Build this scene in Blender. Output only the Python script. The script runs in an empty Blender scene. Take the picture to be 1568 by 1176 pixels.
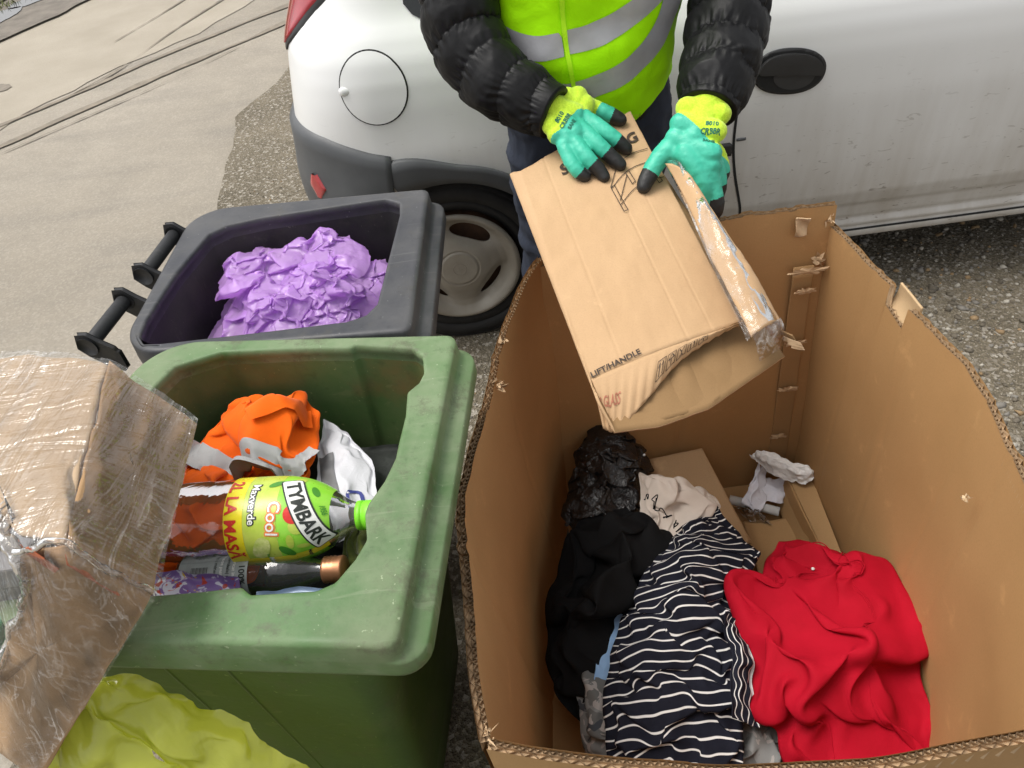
import bpy, bmesh, math, random
import numpy as np
from mathutils import Vector, Matrix
from mathutils.bvhtree import BVHTree
random.seed(7); RNG = np.random.default_rng(7)
S = bpy.context.scene
COL = S.collection
R = math.radians
# ------------------------------------------------------------------ camera
cam_d = bpy.data.cameras.new('camera'); cam = bpy.data.objects.new('camera', cam_d); COL.objects.link(cam)
_p, _phi = R(43.5), R(7.5)
_f = Vector((0, math.cos(_p), -math.sin(_p))); _r0 = Vector((1, 0, 0)); _u0 = Vector((0, math.sin(_p), math.cos(_p)))
_r = _r0*math.cos(_phi) - _u0*math.sin(_phi); _u = _r0*math.sin(_phi) + _u0*math.cos(_phi)
_m = Matrix((_r, _u, -_f)).transposed().to_4x4(); _m.translation = (0, 0, 1.65)
cam.matrix_world = _m
cam_d.sensor_width = 36; cam_d.lens = 36*1178/1568; cam_d.clip_start = .02; cam_d.clip_end = 400
S.camera = cam
# ------------------------------------------------------------------ sky and sun (bright overcast)
W = bpy.data.worlds.new('World'); S.world = W; W.use_nodes = True
_n = W.node_tree.nodes; _l = W.node_tree.links
bg = _n['Background']; sky = _n.new('ShaderNodeTexSky'); sky.sky_type = 'NISHITA'; sky.sun_disc = False
SUN_EL, SUN_AZ = 66.0, 285.0
sky.sun_elevation = R(SUN_EL); sky.sun_rotation = R(SUN_AZ); sky.dust_density = 4; sky.ozone_density = 1.0
hs = _n.new('ShaderNodeHueSaturation'); hs.inputs['Saturation'].default_value = .08; hs.inputs['Value'].default_value = 1.0
_l.new(sky.outputs[0], hs.inputs['Color']); _l.new(hs.outputs[0], bg.inputs[0]); bg.inputs[1].default_value = .15
sun_d = bpy.data.lights.new('sun', 'SUN'); sun = bpy.data.objects.new('sun', sun_d); COL.objects.link(sun)
sun_d.energy = 1.15; sun_d.angle = R(28); sun_d.color = (1, .95, .87)
_a = R(SUN_AZ)   # direction to the sun: (sin az, cos az)
_d = Vector((math.sin(_a)*math.cos(R(SUN_EL)), math.cos(_a)*math.cos(R(SUN_EL)), math.sin(R(SUN_EL))))
sun.rotation_euler = (-_d).to_track_quat('-Z', 'Y').to_euler()
S.view_settings.view_transform = 'Standard'; S.view_settings.look = 'None'
S.view_settings.gamma = 1; S.view_settings.use_curve_mapping = False; S.view_settings.exposure = .66
S.cycles.max_bounces = 6; S.cycles.diffuse_bounces = 3; S.cycles.glossy_bounces = 3; S.cycles.transparent_max_bounces = 12; S.cycles.caustics_reflective = False; S.cycles.caustics_refractive = False
# ------------------------------------------------------------------ helpers
def hash3(i, j, k, s):
    h = (i*374761393 + j*668265263 + k*2147483647 + s*1274126177) & 0xffffffff
    h = ((h ^ (h >> 13))*1274126177) & 0xffffffff
    h = (h ^ (h >> 16)) & 0xffffffff
    return h/4294967295.0
def vnoise(P, scale=1.0, seed=0):
    P = np.asarray(P, float)*scale + 57.3
    i = np.floor(P).astype(np.int64); f = P - i; f = f*f*f*(f*(f*6-15)+10)
    r = 0
    for a in (0, 1):
        for b in (0, 1):
            for c in (0, 1):
                w = (f[..., 0] if a else 1-f[..., 0])*(f[..., 1] if b else 1-f[..., 1])*(f[..., 2] if c else 1-f[..., 2])
                r = r + w*hash3(i[..., 0]+a, i[..., 1]+b, i[..., 2]+c, seed)
    return r*2-1
def fbm(P, scale=1.0, oct=4, seed=0, gain=.5):
    r = 0; a = 1
    for o in range(oct):
        r = r + a*vnoise(P, scale*2**o, seed+o); a *= gain
    return r
def ridge(P, scale=1.0, oct=3, seed=0):
    r = 0; a = 1
    for o in range(oct):
        r = r + a*(1-2*np.abs(vnoise(P, scale*2**o, seed+o))); a *= .5
    return r
def smooth(a, b, x):
    t = np.clip((np.asarray(x, float)-a)/(b-a), 0, 1); return t*t*(3-2*t)
def link(o, parent=None):
    COL.objects.link(o)
    if parent is not None:
        o.parent = parent; o.matrix_parent_inverse = Matrix.Translation(parent.location).inverted()
    return o
def tag(o, label, cat, group=None):
    o['label'] = label; o['category'] = cat
    if group: o['group'] = group
    return o
def thing(name, label, cat, loc, group=None):
    o = bpy.data.objects.new(name, None); o.empty_display_size = .1; COL.objects.link(o); o.location = loc
    return tag(o, label, cat, group)
def structure(o): o['kind'] = 'structure'; return o
def stuff(o): o['kind'] = 'stuff'; return o
def obj(name, me, m=None, parent=None, flat=False):
    o = bpy.data.objects.new(name, me)
    if m is not None:
        for x in (m if isinstance(m, (list, tuple)) else [m]): me.materials.append(x)
    if not flat:
        me.polygons.foreach_set('use_smooth', [True]*len(me.polygons))
    return link(o, parent)
def mesh(name, verts, faces, m=None, parent=None, flat=False, uv=None, mi=None):
    me = bpy.data.meshes.new(name)
    me.from_pydata([tuple(map(float, v)) for v in verts], [], [tuple(map(int, f)) for f in faces])
    if uv is not None:
        L = me.uv_layers.new(name='UVMap'); vi = np.zeros(len(me.loops), np.int32); me.loops.foreach_get('vertex_index', vi)
        L.data.foreach_set('uv', np.asarray(uv, np.float32)[vi].ravel())
    if mi is not None: me.polygons.foreach_set('material_index', np.asarray(mi, np.int32))
    me.update()
    return obj(name, me, m, parent, flat)
def gridfaces(nu, nv, cu=False, cv=False, off=0):
    F = []
    for i in range(nu if cu else nu-1):
        for j in range(nv if cv else nv-1):
            a = i*nv+j; b = ((i+1) % nu)*nv+j; c = ((i+1) % nu)*nv+(j+1) % nv; d = i*nv+(j+1) % nv
            F.append((a+off, b+off, c+off, d+off))
    return F
def gridmesh(name, P, m=None, parent=None, cu=False, cv=False, flat=False, uv=True, caps=False):
    P = np.asarray(P, float); nu, nv = P.shape[:2]
    F = gridfaces(nu, nv, cu, cv)
    if caps:   # cap both ends in u, v closed
        F.append(tuple(range(nv-1, -1, -1))); F.append(tuple((nu-1)*nv+j for j in range(nv)))
    U = None
    if uv:
        g = np.stack(np.meshgrid(np.linspace(0, 1, nu), np.linspace(0, 1, nv), indexing='ij'), -1).reshape(-1, 2); U = g
    return mesh(name, P.reshape(-1, 3), F, m, parent, flat, U)
def boxv(x0, x1, y0, y1, z0, z1):
    v = [(x, y, z) for x in (x0, x1) for y in (y0, y1) for z in (z0, z1)]
    f = [(0, 1, 3, 2), (4, 6, 7, 5), (0, 4, 5, 1), (2, 3, 7, 6), (0, 2, 6, 4), (1, 5, 7, 3)]
    return v, f
def catmull(pts, n):
    pts = np.asarray(pts, float); k = len(pts)
    P = np.vstack([2*pts[0]-pts[1], pts, 2*pts[-1]-pts[-2]])
    t = np.linspace(0, k-1, n); i = np.minimum(t.astype(int), k-2); f = (t-i)[:, None]
    a, b, c, d = P[i], P[i+1], P[i+2], P[i+3]
    return .5*((2*b)+(-a+c)*f+(2*a-5*b+4*c-d)*f*f+(-a+3*b-3*c+d)*f**3)
def resample(pts, n, closed=False):
    pts = np.asarray(pts, float)
    if closed: pts = np.vstack([pts, pts[:1]])
    d = np.r_[0, np.cumsum(np.linalg.norm(np.diff(pts, axis=0), axis=1))]
    t = np.linspace(0, d[-1], n+1)[:-1] if closed else np.linspace(0, d[-1], n)
    return np.stack([np.interp(t, d, pts[:, k]) for k in range(pts.shape[1])], 1)
def frames(path):
    T = np.gradient(path, axis=0); T /= np.linalg.norm(T, axis=1)[:, None]
    N = np.zeros_like(T); a = np.array([0, 0, 1.]) if abs(T[0, 2]) < .9 else np.array([1., 0, 0])
    n = a - T[0]*a.dot(T[0]); N[0] = n/np.linalg.norm(n)
    for i in range(1, len(T)):
        n = N[i-1]-T[i]*N[i-1].dot(T[i]); N[i] = n/np.linalg.norm(n)
    return T, N, np.cross(T, N)
def tube(path, rad, nv=16):
    path = np.asarray(path, float); rad = np.broadcast_to(np.asarray(rad, float), (len(path),))
    T, N, B = frames(path); a = np.linspace(0, 2*np.pi, nv, endpoint=False)
    return path[:, None]+rad[:, None, None]*(np.cos(a)[None, :, None]*N[:, None]+np.sin(a)[None, :, None]*B[:, None])
def tubemesh(name, path, rad, m, parent=None, nv=16):
    return gridmesh(name, tube(path, rad, nv), m, parent, cv=True, caps=True)
def bevel(o, w=.003, seg=2, ang=30):
    b = o.modifiers.new('bevel', 'BEVEL'); b.width = w; b.segments = seg; b.limit_method = 'ANGLE'; b.angle_limit = R(ang); return o
def subsurf(o, n=1):
    s = o.modifiers.new('sub', 'SUBSURF'); s.levels = n; s.render_levels = n; return o
def solid(o, t, off=0):
    s = o.modifiers.new('solid', 'SOLIDIFY'); s.thickness = t; s.offset = off; return o
def applied(o):
    """replace the object's mesh by its modified one"""
    dg = bpy.context.evaluated_depsgraph_get(); dg.update()
    me = bpy.data.meshes.new_from_object(o.evaluated_get(dg)); o.modifiers.clear(); o.data = me; return o
def roundrect(hx0, hx1, hy0, hy1, r, n=10):
    """loop of points, counter-clockwise, r = 4 radii (x1y1, x0y1, x0y0, x1y0)"""
    P = []
    for (cx, cy, a0, rr) in ((hx1-r[0], hy1-r[0], 0, r[0]), (hx0+r[1], hy1-r[1], 90, r[1]), (hx0+r[2], hy0+r[2], 180, r[2]), (hx1-r[3], hy0+r[3], 270, r[3])):
        for k in range(n+1):
            a = R(a0+90*k/n); P.append((cx+rr*math.cos(a), cy+rr*math.sin(a)))
    return np.array(P)
# ------------------------------------------------------------------ materials
class NT:
    def __init__(s, name):
        s.m = bpy.data.materials.new(name); s.m.use_nodes = True; s.t = s.m.node_tree; s.b = s.t.nodes['Principled BSDF']; s.out = s.t.nodes['Material Output']
        s._tc = None
    def n(s, ty, **kw):
        x = s.t.nodes.new('ShaderNode'+ty)
        for k, v in kw.items(): setattr(x, k, v)
        return x
    def l(s, a, b): s.t.links.new(a, b)
    def co(s, kind='Object'):
        if s._tc is None: s._tc = s.n('TexCoord')
        return s._tc.outputs[kind]
    def noise(s, scale, detail=4, rough=.55, stretch=None, kind='Object', dist=0):
        x = s.n('TexNoise'); x.inputs['Scale'].default_value = scale; x.inputs['Detail'].default_value = detail
        x.inputs['Roughness'].default_value = rough; x.inputs['Distortion'].default_value = dist
        if stretch:
            mp = s.n('Mapping'); mp.inputs['Scale'].default_value = stretch; s.l(s.co(kind), mp.inputs[0]); s.l(mp.outputs[0], x.inputs['Vector'])
        else: s.l(s.co(kind), x.inputs['Vector'])
        return x.outputs['Fac']
    def ramp(s, fac, a, b, c0=(0, 0, 0), c1=(1, 1, 1)):
        x = s.n('ValToRGB'); e = x.color_ramp.elements; e[0].position = a; e[1].position = b
        e[0].color = (*c0, 1); e[1].color = (*c1, 1); s.l(fac, x.inputs[0]); return x.outputs[0]
    def mix(s, fac, a, b, mode='MIX'):
        x = s.n('Mix', data_type='RGBA', blend_type=mode)
        for v, i in ((fac, 0), (a, 6), (b, 7)):
            if isinstance(v, (int, float)): x.inputs[i].default_value = v
            elif isinstance(v, tuple): x.inputs[i].default_value = (*v[:3], 1)
            else: s.l(v, x.inputs[i])
        return x.outputs[2]
    def math(s, op, a, b=0.0, clamp=False):
        x = s.n('Math', operation=op, use_clamp=clamp)
        for v, i in ((a, 0), (b, 1)):
            if isinstance(v, (int, float)): x.inputs[i].default_value = v
            else: s.l(v, x.inputs[i])
        return x.outputs[0]
    def bump(s, h, strength=.3, dist=.002, prev=None):
        x = s.n('Bump'); x.inputs['Strength'].default_value = strength; x.inputs['Distance'].default_value = dist; s.l(h, x.inputs['Height'])
        if prev is not None: s.l(prev, x.inputs['Normal'])
        return x.outputs[0]
    def set(s, **kw):
        for k, v in kw.items():
            i = s.b.inputs[{'color': 'Base Color', 'rough': 'Roughness', 'normal': 'Normal', 'metal': 'Metallic', 'trans': 'Transmission Weight', 'ior': 'IOR', 'alpha': 'Alpha',
                            'spec': 'Specular IOR Level', 'coat': 'Coat Weight', 'coatr': 'Coat Roughness', 'sss': 'Subsurface Weight', 'sheen': 'Sheen Weight', 'emit': 'Emission Strength', 'ecol': 'Emission Color'}[k]]
            if isinstance(v, (int, float)): i.default_value = v
            elif isinstance(v, tuple): i.default_value = (*v, 1)
            else: s.l(v, i)
        return s.m
def simple(name, c, rough=.5, var=.15, scale=20, bump=0, bscale=200, bdist=.001, metal=0, spec=.5, c2=None, coat=0, detail=4):
    t = NT(name); c2 = c2 or tuple(x*(1-var) for x in c)
    col = t.mix(t.ramp(t.noise(scale, detail), .3, .7), c2, c)
    t.set(color=col, metal=metal, spec=spec, coat=coat)
    t.set(rough=t.math('ADD', t.math('MULTIPLY', t.noise(scale*2.3, 3), .2), rough-.1))
    if bump: t.set(normal=t.bump(t.noise(bscale, 3), bump, bdist))
    return t.m
def raycast_patch(name, bvh, poly, m, parent, off=.003, res=.01, dirv=(0, 1, 0), origin=-1.0, thick=0, edge_keep=True):
    """polygon given in (x,z); filled, gridded and dropped along +Y onto a surface"""
    bm = bmesh.new()
    P = resample(np.asarray(poly, float), max(12, int(sum(np.linalg.norm(np.diff(np.vstack([poly, poly[:1]]), axis=0), axis=1))/res)), True)
    vs = [bm.verts.new((p[0], 0, p[1])) for p in P]
    bm.faces.new(vs)
    x0, z0 = P.min(0); x1, z1 = P.max(0)
    for ax, lo, hi in ((0, x0, x1), (2, z0, z1)):
        k = int((hi-lo)/res)
        for i in range(1, k+1):
            c = [0, 0, 0]; n = [0, 0, 0]; c[ax] = lo+(hi-lo)*i/(k+1); n[ax] = 1
            bmesh.ops.bisect_plane(bm, geom=bm.verts[:]+bm.edges[:]+bm.faces[:], plane_co=c, plane_no=n)
    last = None
    for v in bm.verts:
        h = bvh.ray_cast(Vector((v.co.x, origin, v.co.z)), Vector(dirv))
        if h[0] is None:
            h = bvh.find_nearest(Vector((v.co.x, origin+3, v.co.z)))
        nn = h[1] if h[1].y < 0 else -h[1]
        v.co = h[0]+nn*off
    bmesh.ops.recalc_face_normals(bm, faces=bm.faces[:])
    me = bpy.data.meshes.new(name); bm.to_mesh(me); bm.free()
    if sum(p.normal.y for p in me.polygons) > 0: me.flip_normals()
    o = obj(name, me, m, parent)
    if thick: solid(o, thick, -1)
    return o
def bvh_of(o):
    dg = bpy.context.evaluated_depsgraph_get(); dg.update(); e = o.evaluated_get(dg); me = e.to_mesh()
    b = BVHTree.FromPolygons([v.co.copy() for v in me.vertices], [tuple(p.vertices) for p in me.polygons]); e.to_mesh_clear(); return b
# ------------------------------------------------------------------ ground, road, verge
def ground_mat():
    t = NT('asphalt')
    big = t.noise(.55, 4); mid = t.noise(6, 5); fine = t.noise(260, 3); str_ = t.noise(3.0, 4, stretch=(.35, 1.6, 1))
    c = t.mix(t.ramp(big, .35, .65), (.258, .228, .184), (.322, .288, .238))
    c = t.mix(t.math('MULTIPLY', t.ramp(mid, .4, .7), .35), c, (.21, .19, .16))
    c = t.mix(t.math('MULTIPLY', t.ramp(str_, .5, .72), .45), c, (.18, .165, .145))
    vo = t.n('TexVoronoi'); vo.inputs['Scale'].default_value = 120; t.l(t.co(), vo.inputs['Vector'])
    sep = t.n('SeparateColor'); t.l(vo.outputs['Color'], sep.inputs[0])
    c = t.mix(t.math('MULTIPLY', t.ramp(sep.outputs[0], .0, 1.), .18), c, t.mix(t.ramp(sep.outputs[1], .62, .7), (.15, .135, .115), (.46, .43, .37)))
    c = t.mix(t.math('MULTIPLY', t.ramp(fine, .52, .75), .22), c, (.42, .37, .30))
    b = t.bump(vo.outputs['Distance'], .3, .003); b = t.bump(fine, .25, .002, b)
    return t.set(color=c, rough=.9, normal=b, spec=.25)
M_ASPH = ground_mat()
v, f = [(-60, -40, 0), (60, -40, 0), (60, 80, 0), (-60, 80, 0)], [(0, 1, 2, 3)]
road = structure(mesh('road', v, f, M_ASPH))
def pale_mat():
    t = NT('pale_asphalt'); n = t.noise(3, 5); fi = t.noise(160, 3)
    c = t.mix(t.ramp(n, .3, .7), (.31, .275, .22), (.365, .325, .265)); c = t.mix(t.math('MULTIPLY', t.ramp(fi, .45, .75), .5), c, (.27, .245, .205))
    return t.set(color=c, rough=.92, normal=t.bump(fi, .5, .003), spec=.2)
def sheet(name, pts, z, m, parent=None, rag=.0, n=400, seed=1):
    P = resample(np.asarray(pts, float), n, True)
    if rag:
        q = np.c_[P, np.zeros(len(P))]
        d = np.stack([fbm(q, 2.2, 5, seed), fbm(q, 2.2, 5, seed+50)], 1)*rag; P = P+d
    return mesh(name, np.c_[P, np.full(len(P), z)], [tuple(range(len(P)))], m, parent, flat=True)
# the far lane: paler asphalt, overexposed brightness put into its colour
sheet('pale_lane', [(-2.95, 3.9), (-2.35, 4.75), (-1.75, 5.55), (-1.15, 7.0), (2, 14), (8, 26), (-4, 40), (-12, 20), (-6, 3), (-3.6, 2.9)], .004, pale_mat(), road, .10, 500, 3)
# dark sealed joints running along the road
M_TAR = simple('tar_joint', (.15, .13, .102), .9, .3, 14, .3, 200, c2=(.25, .213, .165), detail=6)
def strip(name, path, w, z, m, parent, seed=0, n=240, rag=.5):
    c = catmull(np.asarray(path, float), n); T = np.gradient(c, axis=0); T /= np.linalg.norm(T, axis=1)[:, None]; N = np.c_[-T[:, 1], T[:, 0]]
    q = np.c_[c, np.zeros(n)]
    ww = w*(1+rag*fbm(q, 3, 6, seed)*1.2); ww = np.maximum(ww, w*.12); sh = fbm(q, 1.6, 4, seed+9)*w*.3; e = smooth(0, .04, np.linspace(0, 1, n))*smooth(0, .04, 1-np.linspace(0, 1, n)); ww = ww*e
    A = np.c_[c+N*(sh+ww/2)[:, None], np.full(n, z)]; B = np.c_[c+N*(sh-ww/2)[:, None], np.full(n, z)]
    return gridmesh(name, np.stack([A, B], 1), m, parent, flat=True)
strip('tar_joint', [(-3.6, 2.95), (-2.53, 4.07), (-1.9, 4.72), (-1.17, 5.5), (-.2, 6.7), (1.5, 9)], .050, .007, M_TAR, road, 1)
strip('tar_joint', [(-3.7, 3.2), (-2.64, 4.33), (-2.2, 4.82), (-1.85, 5.2), (-1.24, 5.8), (-.3, 6.9), (1.2, 9)], .044, .007, M_TAR, road, 2)
strip('tar_crack', [(-2.35, 5.5), (-2.1, 6.1), (-1.9, 6.7), (-1.6, 7.6)], .02, .010, M_TAR, road, 4, rag=.9)
strip('tar_crack', [(-2.34, 4.67), (-2.15, 5.0), (-1.95, 5.6), (-1.75, 6.1), (-1.5, 6.7)], .012, .010, M_TAR, road, 6, rag=.9)
M_WORN = simple('worn_streak', (.23, .20, .16), .9, .3, 30, .4, 200)
for k, (pt, w) in enumerate((([(-2.5, 3.95), (-2.1, 4.35), (-1.75, 4.72), (-1.4, 5.15)], .012), ([(-3.4, 4.4), (-3.05, 4.75), (-2.85, 5.0)], .12))):
    strip('worn_streak', pt, w, .008, M_WORN, road, 20+k, rag=1.2)
# gravel ground beside the road, under the car
def gravel_mat():
    t = NT('gravel_ground'); 
    v1 = t.n('TexVoronoi'); v1.inputs['Scale'].default_value = 95; t.l(t.co(), v1.inputs['Vector'])
    v2 = t.n('TexVoronoi'); v2.inputs['Scale'].default_value = 210; t.l(t.co(), v2.inputs['Vector'])
    s1 = t.n('SeparateColor'); t.l(v1.outputs['Color'], s1.inputs[0]); s2 = t.n('SeparateColor'); t.l(v2.outputs['Color'], s2.inputs[0])
    c = t.mix(t.ramp(t.noise(3, 5), .35, .65), (.125, .105, .072), (.20, .168, .118))
    c = t.mix(t.math('MULTIPLY', s2.outputs[0], .55), c, t.mix(t.ramp(s2.outputs[1], .7, .76), (.06, .052, .04), (.33, .29, .23)))
    c = t.mix(t.ramp(s1.outputs[2], .74, .78), c, t.mix(s1.outputs[0], (.15, .125, .09), (.36, .33, .28)))
    b = t.bump(v1.outputs['Distance'], .7, .006); b = t.bump(v2.outputs['Distance'], .6, .004, b)
    return t.set(color=c, rough=.85, normal=b, spec=.3)
M_GRAV = gravel_mat()
gravel_ground = structure(sheet('gravel_ground', [(-.9, 6.2), (-1.02, 4.85), (-1.13, 4.35), (-1.28, 4.05), (-1.22, 3.7), (-1.2, 3.3), (-1.12, 2.95), (-.9, 2.4), (-.75, 1.8), (-.9, 1.2), (-1.4, .4), (-1.8, -3), (12, -4), (14, 6), (3, 9)], .012, M_GRAV, None, .035, 900, 11))
# loose stones: thousands of small ones in one piece
def stone_cloud(name, n, x0, x1, y0, y1, r0, r1, seed, mats, parent=None, keep=None):
    rg = np.random.default_rng(seed); V = []; Fc = []; MI = []
    bm = bmesh.new(); bmesh.ops.create_icosphere(bm, subdivisions=1, radius=1); bv = np.array([v.co[:] for v in bm.verts]); bf = np.array([[v.index for v in f.verts] for f in bm.faces]); bm.free()
    xy = np.c_[rg.uniform(x0, x1, n), rg.uniform(y0, y1, n)]; 
    if keep is not None: xy = xy[keep(xy)]
    for k, (x, y) in enumerate(xy):
        r = r0*(r1/r0)**(rg.random()**2.2); s = np.array([r*rg.uniform(.8, 1.4), r*rg.uniform(.7, 1.1), r*rg.uniform(.4, .8)])
        a = rg.uniform(0, 6.28); b = bv*(1+.22*rg.standard_normal((len(bv), 1)))*s
        b = np.c_[b[:, 0]*math.cos(a)-b[:, 1]*math.sin(a), b[:, 0]*math.sin(a)+b[:, 1]*math.cos(a), b[:, 2]]
        V.append(b+(x, y, .012+s[2]*.35)); Fc.append(bf+k*len(bv)); MI.append(np.full(len(bf), rg.choice(len(mats), p=[.42, .3, .18, .1])))
    return stuff(mesh(name, np.vstack(V), np.vstack(Fc), mats, parent, flat=False, mi=np.concatenate(MI)))
ST = [simple('stone_brown', (.16, .135, .10), .75, .4, 40, .3), simple('stone_grey', (.25, .23, .2), .75, .3, 40, .3), simple('stone_pale', (.5, .46, .39), .7, .3, 40, .3), simple('stone_ochre', (.34, .23, .12), .75, .3, 40, .3)]
tag(stone_cloud('gravel', 15000, .62, 3.3, .35, 2.75, .0022, .013, 5, ST, keep=lambda q: (q[:, 0] > .74) | (q[:, 1] > 1.32)), 'loose brown and pale gravel on the ground right of the cardboard bin', 'gravel')
tag(stone_cloud('fine_gravel', 5500, -1.2, .75, 1.35, 4.6, .002, .006, 6, ST, keep=lambda q: (q[:, 0] > -1.1+.25*np.abs(np.sin(q[:, 1]*2)))), 'fine gravel and grit on brown ground behind the white car', 'gravel')
# verge on the far side: dirt gutter with puddle and grass
M_DIRT = simple('gutter_dirt', (.20, .175, .145), .9, .4, 9, .6, 60, .006)
n2 = Vector((-.905, .42, 0)); t2 = Vector((.42, .905, 0))
def vp(a, b, z=0): p = Vector((-3.42, 6.0, 0))+t2*a+n2*b; return (p.x, p.y, z)
sheet('gutter', [vp(-6, -.25)[:2], vp(14, -.25)[:2], vp(14, .75)[:2], vp(-6, .75)[:2]], .018, M_DIRT, road, .05, 400, 31)
t = NT('puddle'); M_PUD = t.set(color=(.10, .10, .10), rough=.06, spec=.6)
for k, (a, b, la, lb) in enumerate(((.15, .2, .42, .13), (1.0, .25, .5, .10), (-1.2, .2, .6, .1))):
    sheet('puddle', [vp(a+la*math.cos(q), b+lb*math.sin(q))[:2] for q in np.linspace(0, 6.28, 40)[:-1]], .023, M_PUD, road, .06, 120, 40+k)
M_SOIL = simple('verge_soil', (.10, .10, .05), .95, .4, 15, .6, 80, .01)
verge = structure(sheet('verge', [vp(-6, .55)[:2], vp(14, .55)[:2], vp(14, 9)[:2], vp(-6, 9)[:2]], .03, M_SOIL, None, .06, 300, 33))
def grass(name, n, seed):
    rg = np.random.default_rng(seed); V = []; Fc = []
    for k in range(n):
        a = rg.uniform(-2.5, 4.5); b = .56+rg.random()**1.4*2.2; p = np.array(vp(a, b, .028)); h = rg.uniform(.03, .10); w = rg.uniform(.003, .007); q = rg.uniform(0, 6.28); l = rg.uniform(0, .05)
        d = np.array([math.cos(q), math.sin(q), 0]); e = np.array([-d[1], d[0], 0])
        V += [p-e*w, p+e*w, p+d*l*.4+e*w*.8+(0, 0, h*.6), p+d*l*.4-e*w*.8+(0, 0, h*.6), p+d*l+(0, 0, h)]
        i = 5*k; Fc += [(i, i+1, i+2, i+3), (i+3, i+2, i+4)]
    return stuff(mesh(name, V, Fc, simple('grass_blade', (.10, .19, .035), .6, .5, 6), flat=True))
tag(grass('grass', 16000, 3), 'short green grass on the verge across the road', 'grass')
V = []; Fc = []
for k, (a, b) in enumerate(((.1, .35), (.55, .42), (-.4, .3))):
    rg = np.random.default_rng(60+k)
    for j in range(60):
        p = np.array(vp(a+rg.normal(0, .09), b+rg.normal(0, .05), .02)); q = rg.uniform(0, 6.28); d = np.array([math.cos(q), math.sin(q), 0]); e = np.array([-d[1], d[0], 0]); h = rg.uniform(.02, .05)
        i = len(V); V += [p-e*.006, p+e*.006, p+d*.03+(0, 0, h)]; Fc.append((i, i+1, i+2))
tag(stuff(mesh('weeds', V, Fc, simple('weed_leaf', (.13, .15, .04), .7, .4, 8), flat=True)), 'small green weeds in the dirt gutter by the puddle', 'weeds')
# ------------------------------------------------------------------ white hatchback
car = thing('parked_car', 'dusty white hatchback parked behind the bins, rear wheel and door in view', 'car', (1.2, 2.77, 0))
def paint_mat():
    t = NT('white_car_paint'); geo = t.n('NewGeometry'); sp = t.n('SeparateXYZ'); t.l(geo.outputs['Position'], sp.inputs[0])
    up = t.n('MapRange'); up.inputs[1].default_value = .84; up.inputs[2].default_value = .38; t.l(sp.outputs['Z'], up.inputs[0])
    st = t.noise(7, 5, .6, stretch=(2.2, 1, .35)); cl = t.noise(2.2, 4)
    m = t.math('MULTIPLY', t.math('MULTIPLY', up.outputs[0], t.ramp(cl, .1, .6, (.35, .35, .35))), t.ramp(st, .15, .7, (.35, .35, .35)), True)
    c = t.mix(t.math('MULTIPLY', m, .95), (.76, .765, .76), (.40, .36, .305))
    sc = t.noise(46, 2, .5, stretch=(.45, 1, 1.5), dist=1.5); sp2 = t.noise(120, 2)
    c = t.mix(t.math('MULTIPLY', t.ramp(sc, .67, .71), t.math('MULTIPLY', m, .85)), c, (.16, .13, .10))
    c = t.mix(t.math('MULTIPLY', t.ramp(sp2, .68, .76), t.math('MULTIPLY', m, .45)), c, (.2, .17, .14))
    t.set(color=c, spec=.5, coat=.35, coatr=.12); t.set(rough=t.math('ADD', t.math('MULTIPLY', m, .4), .32)); return t.m
M_PAINT = paint_mat()
M_PLAST = simple('grey_bumper_plastic', (.085, .09, .095), .5, .25, 8, .15, 400, c2=(.062, .065, .07))
M_BLK = simple('black_plastic', (.018, .018, .019), .45, .3, 30, .2, 500)
M_DARK = simple('dark_liner', (.012, .012, .012), .8, .3, 10)
M_RUB = simple('tyre_rubber', (.022, .021, .02), .75, .35, 25, .4, 300)
YN, YC = 1.945, 2.768
_z = np.r_[.20, np.linspace(.205, .42, 30), np.linspace(.43, 1.0, 34), np.linspace(1.02, 1.44, 24)]
def kz(tab, z): a = np.array(tab); return np.interp(z, a[:, 0], a[:, 1])
DZ = [(.20, .06), (.215, .034), (.240, .028), (.247, .036), (.256, .036), (.262, .028), (.275, .030), (.283, .040), (.297, .030), (.338, .022), (.352, .012), (.395, -.002), (.5, -.008), (.7, -.010), (.82, -.004), (.88, .004), (.93, .018), (.985, .05), (1.0, .065), (1.03, .085), (1.2, .15), (1.36, .23), (1.41, .31), (1.44, .5)]
XR = [(.20, -.42), (.3, -.49), (.45, -.51), (.62, -.52), (.75, -.515), (.95, -.485), (1.1, -.42), (1.3, -.33), (1.4, -.25), (1.44, -.1)]
XF = [(.2, 3.0), (.35, 3.14), (.6, 3.16), (.72, 3.1), (.8, 2.85), (.9, 2.35), (.98, 2.15), (1.15, 1.75), (1.35, 1.3), (1.44, .9)]
RR = [(.2, .18), (.5, .24), (.9, .27), (1.2, .27), (1.44, .27)]
WX, WZ = -.113, .29
NS = 160
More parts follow.
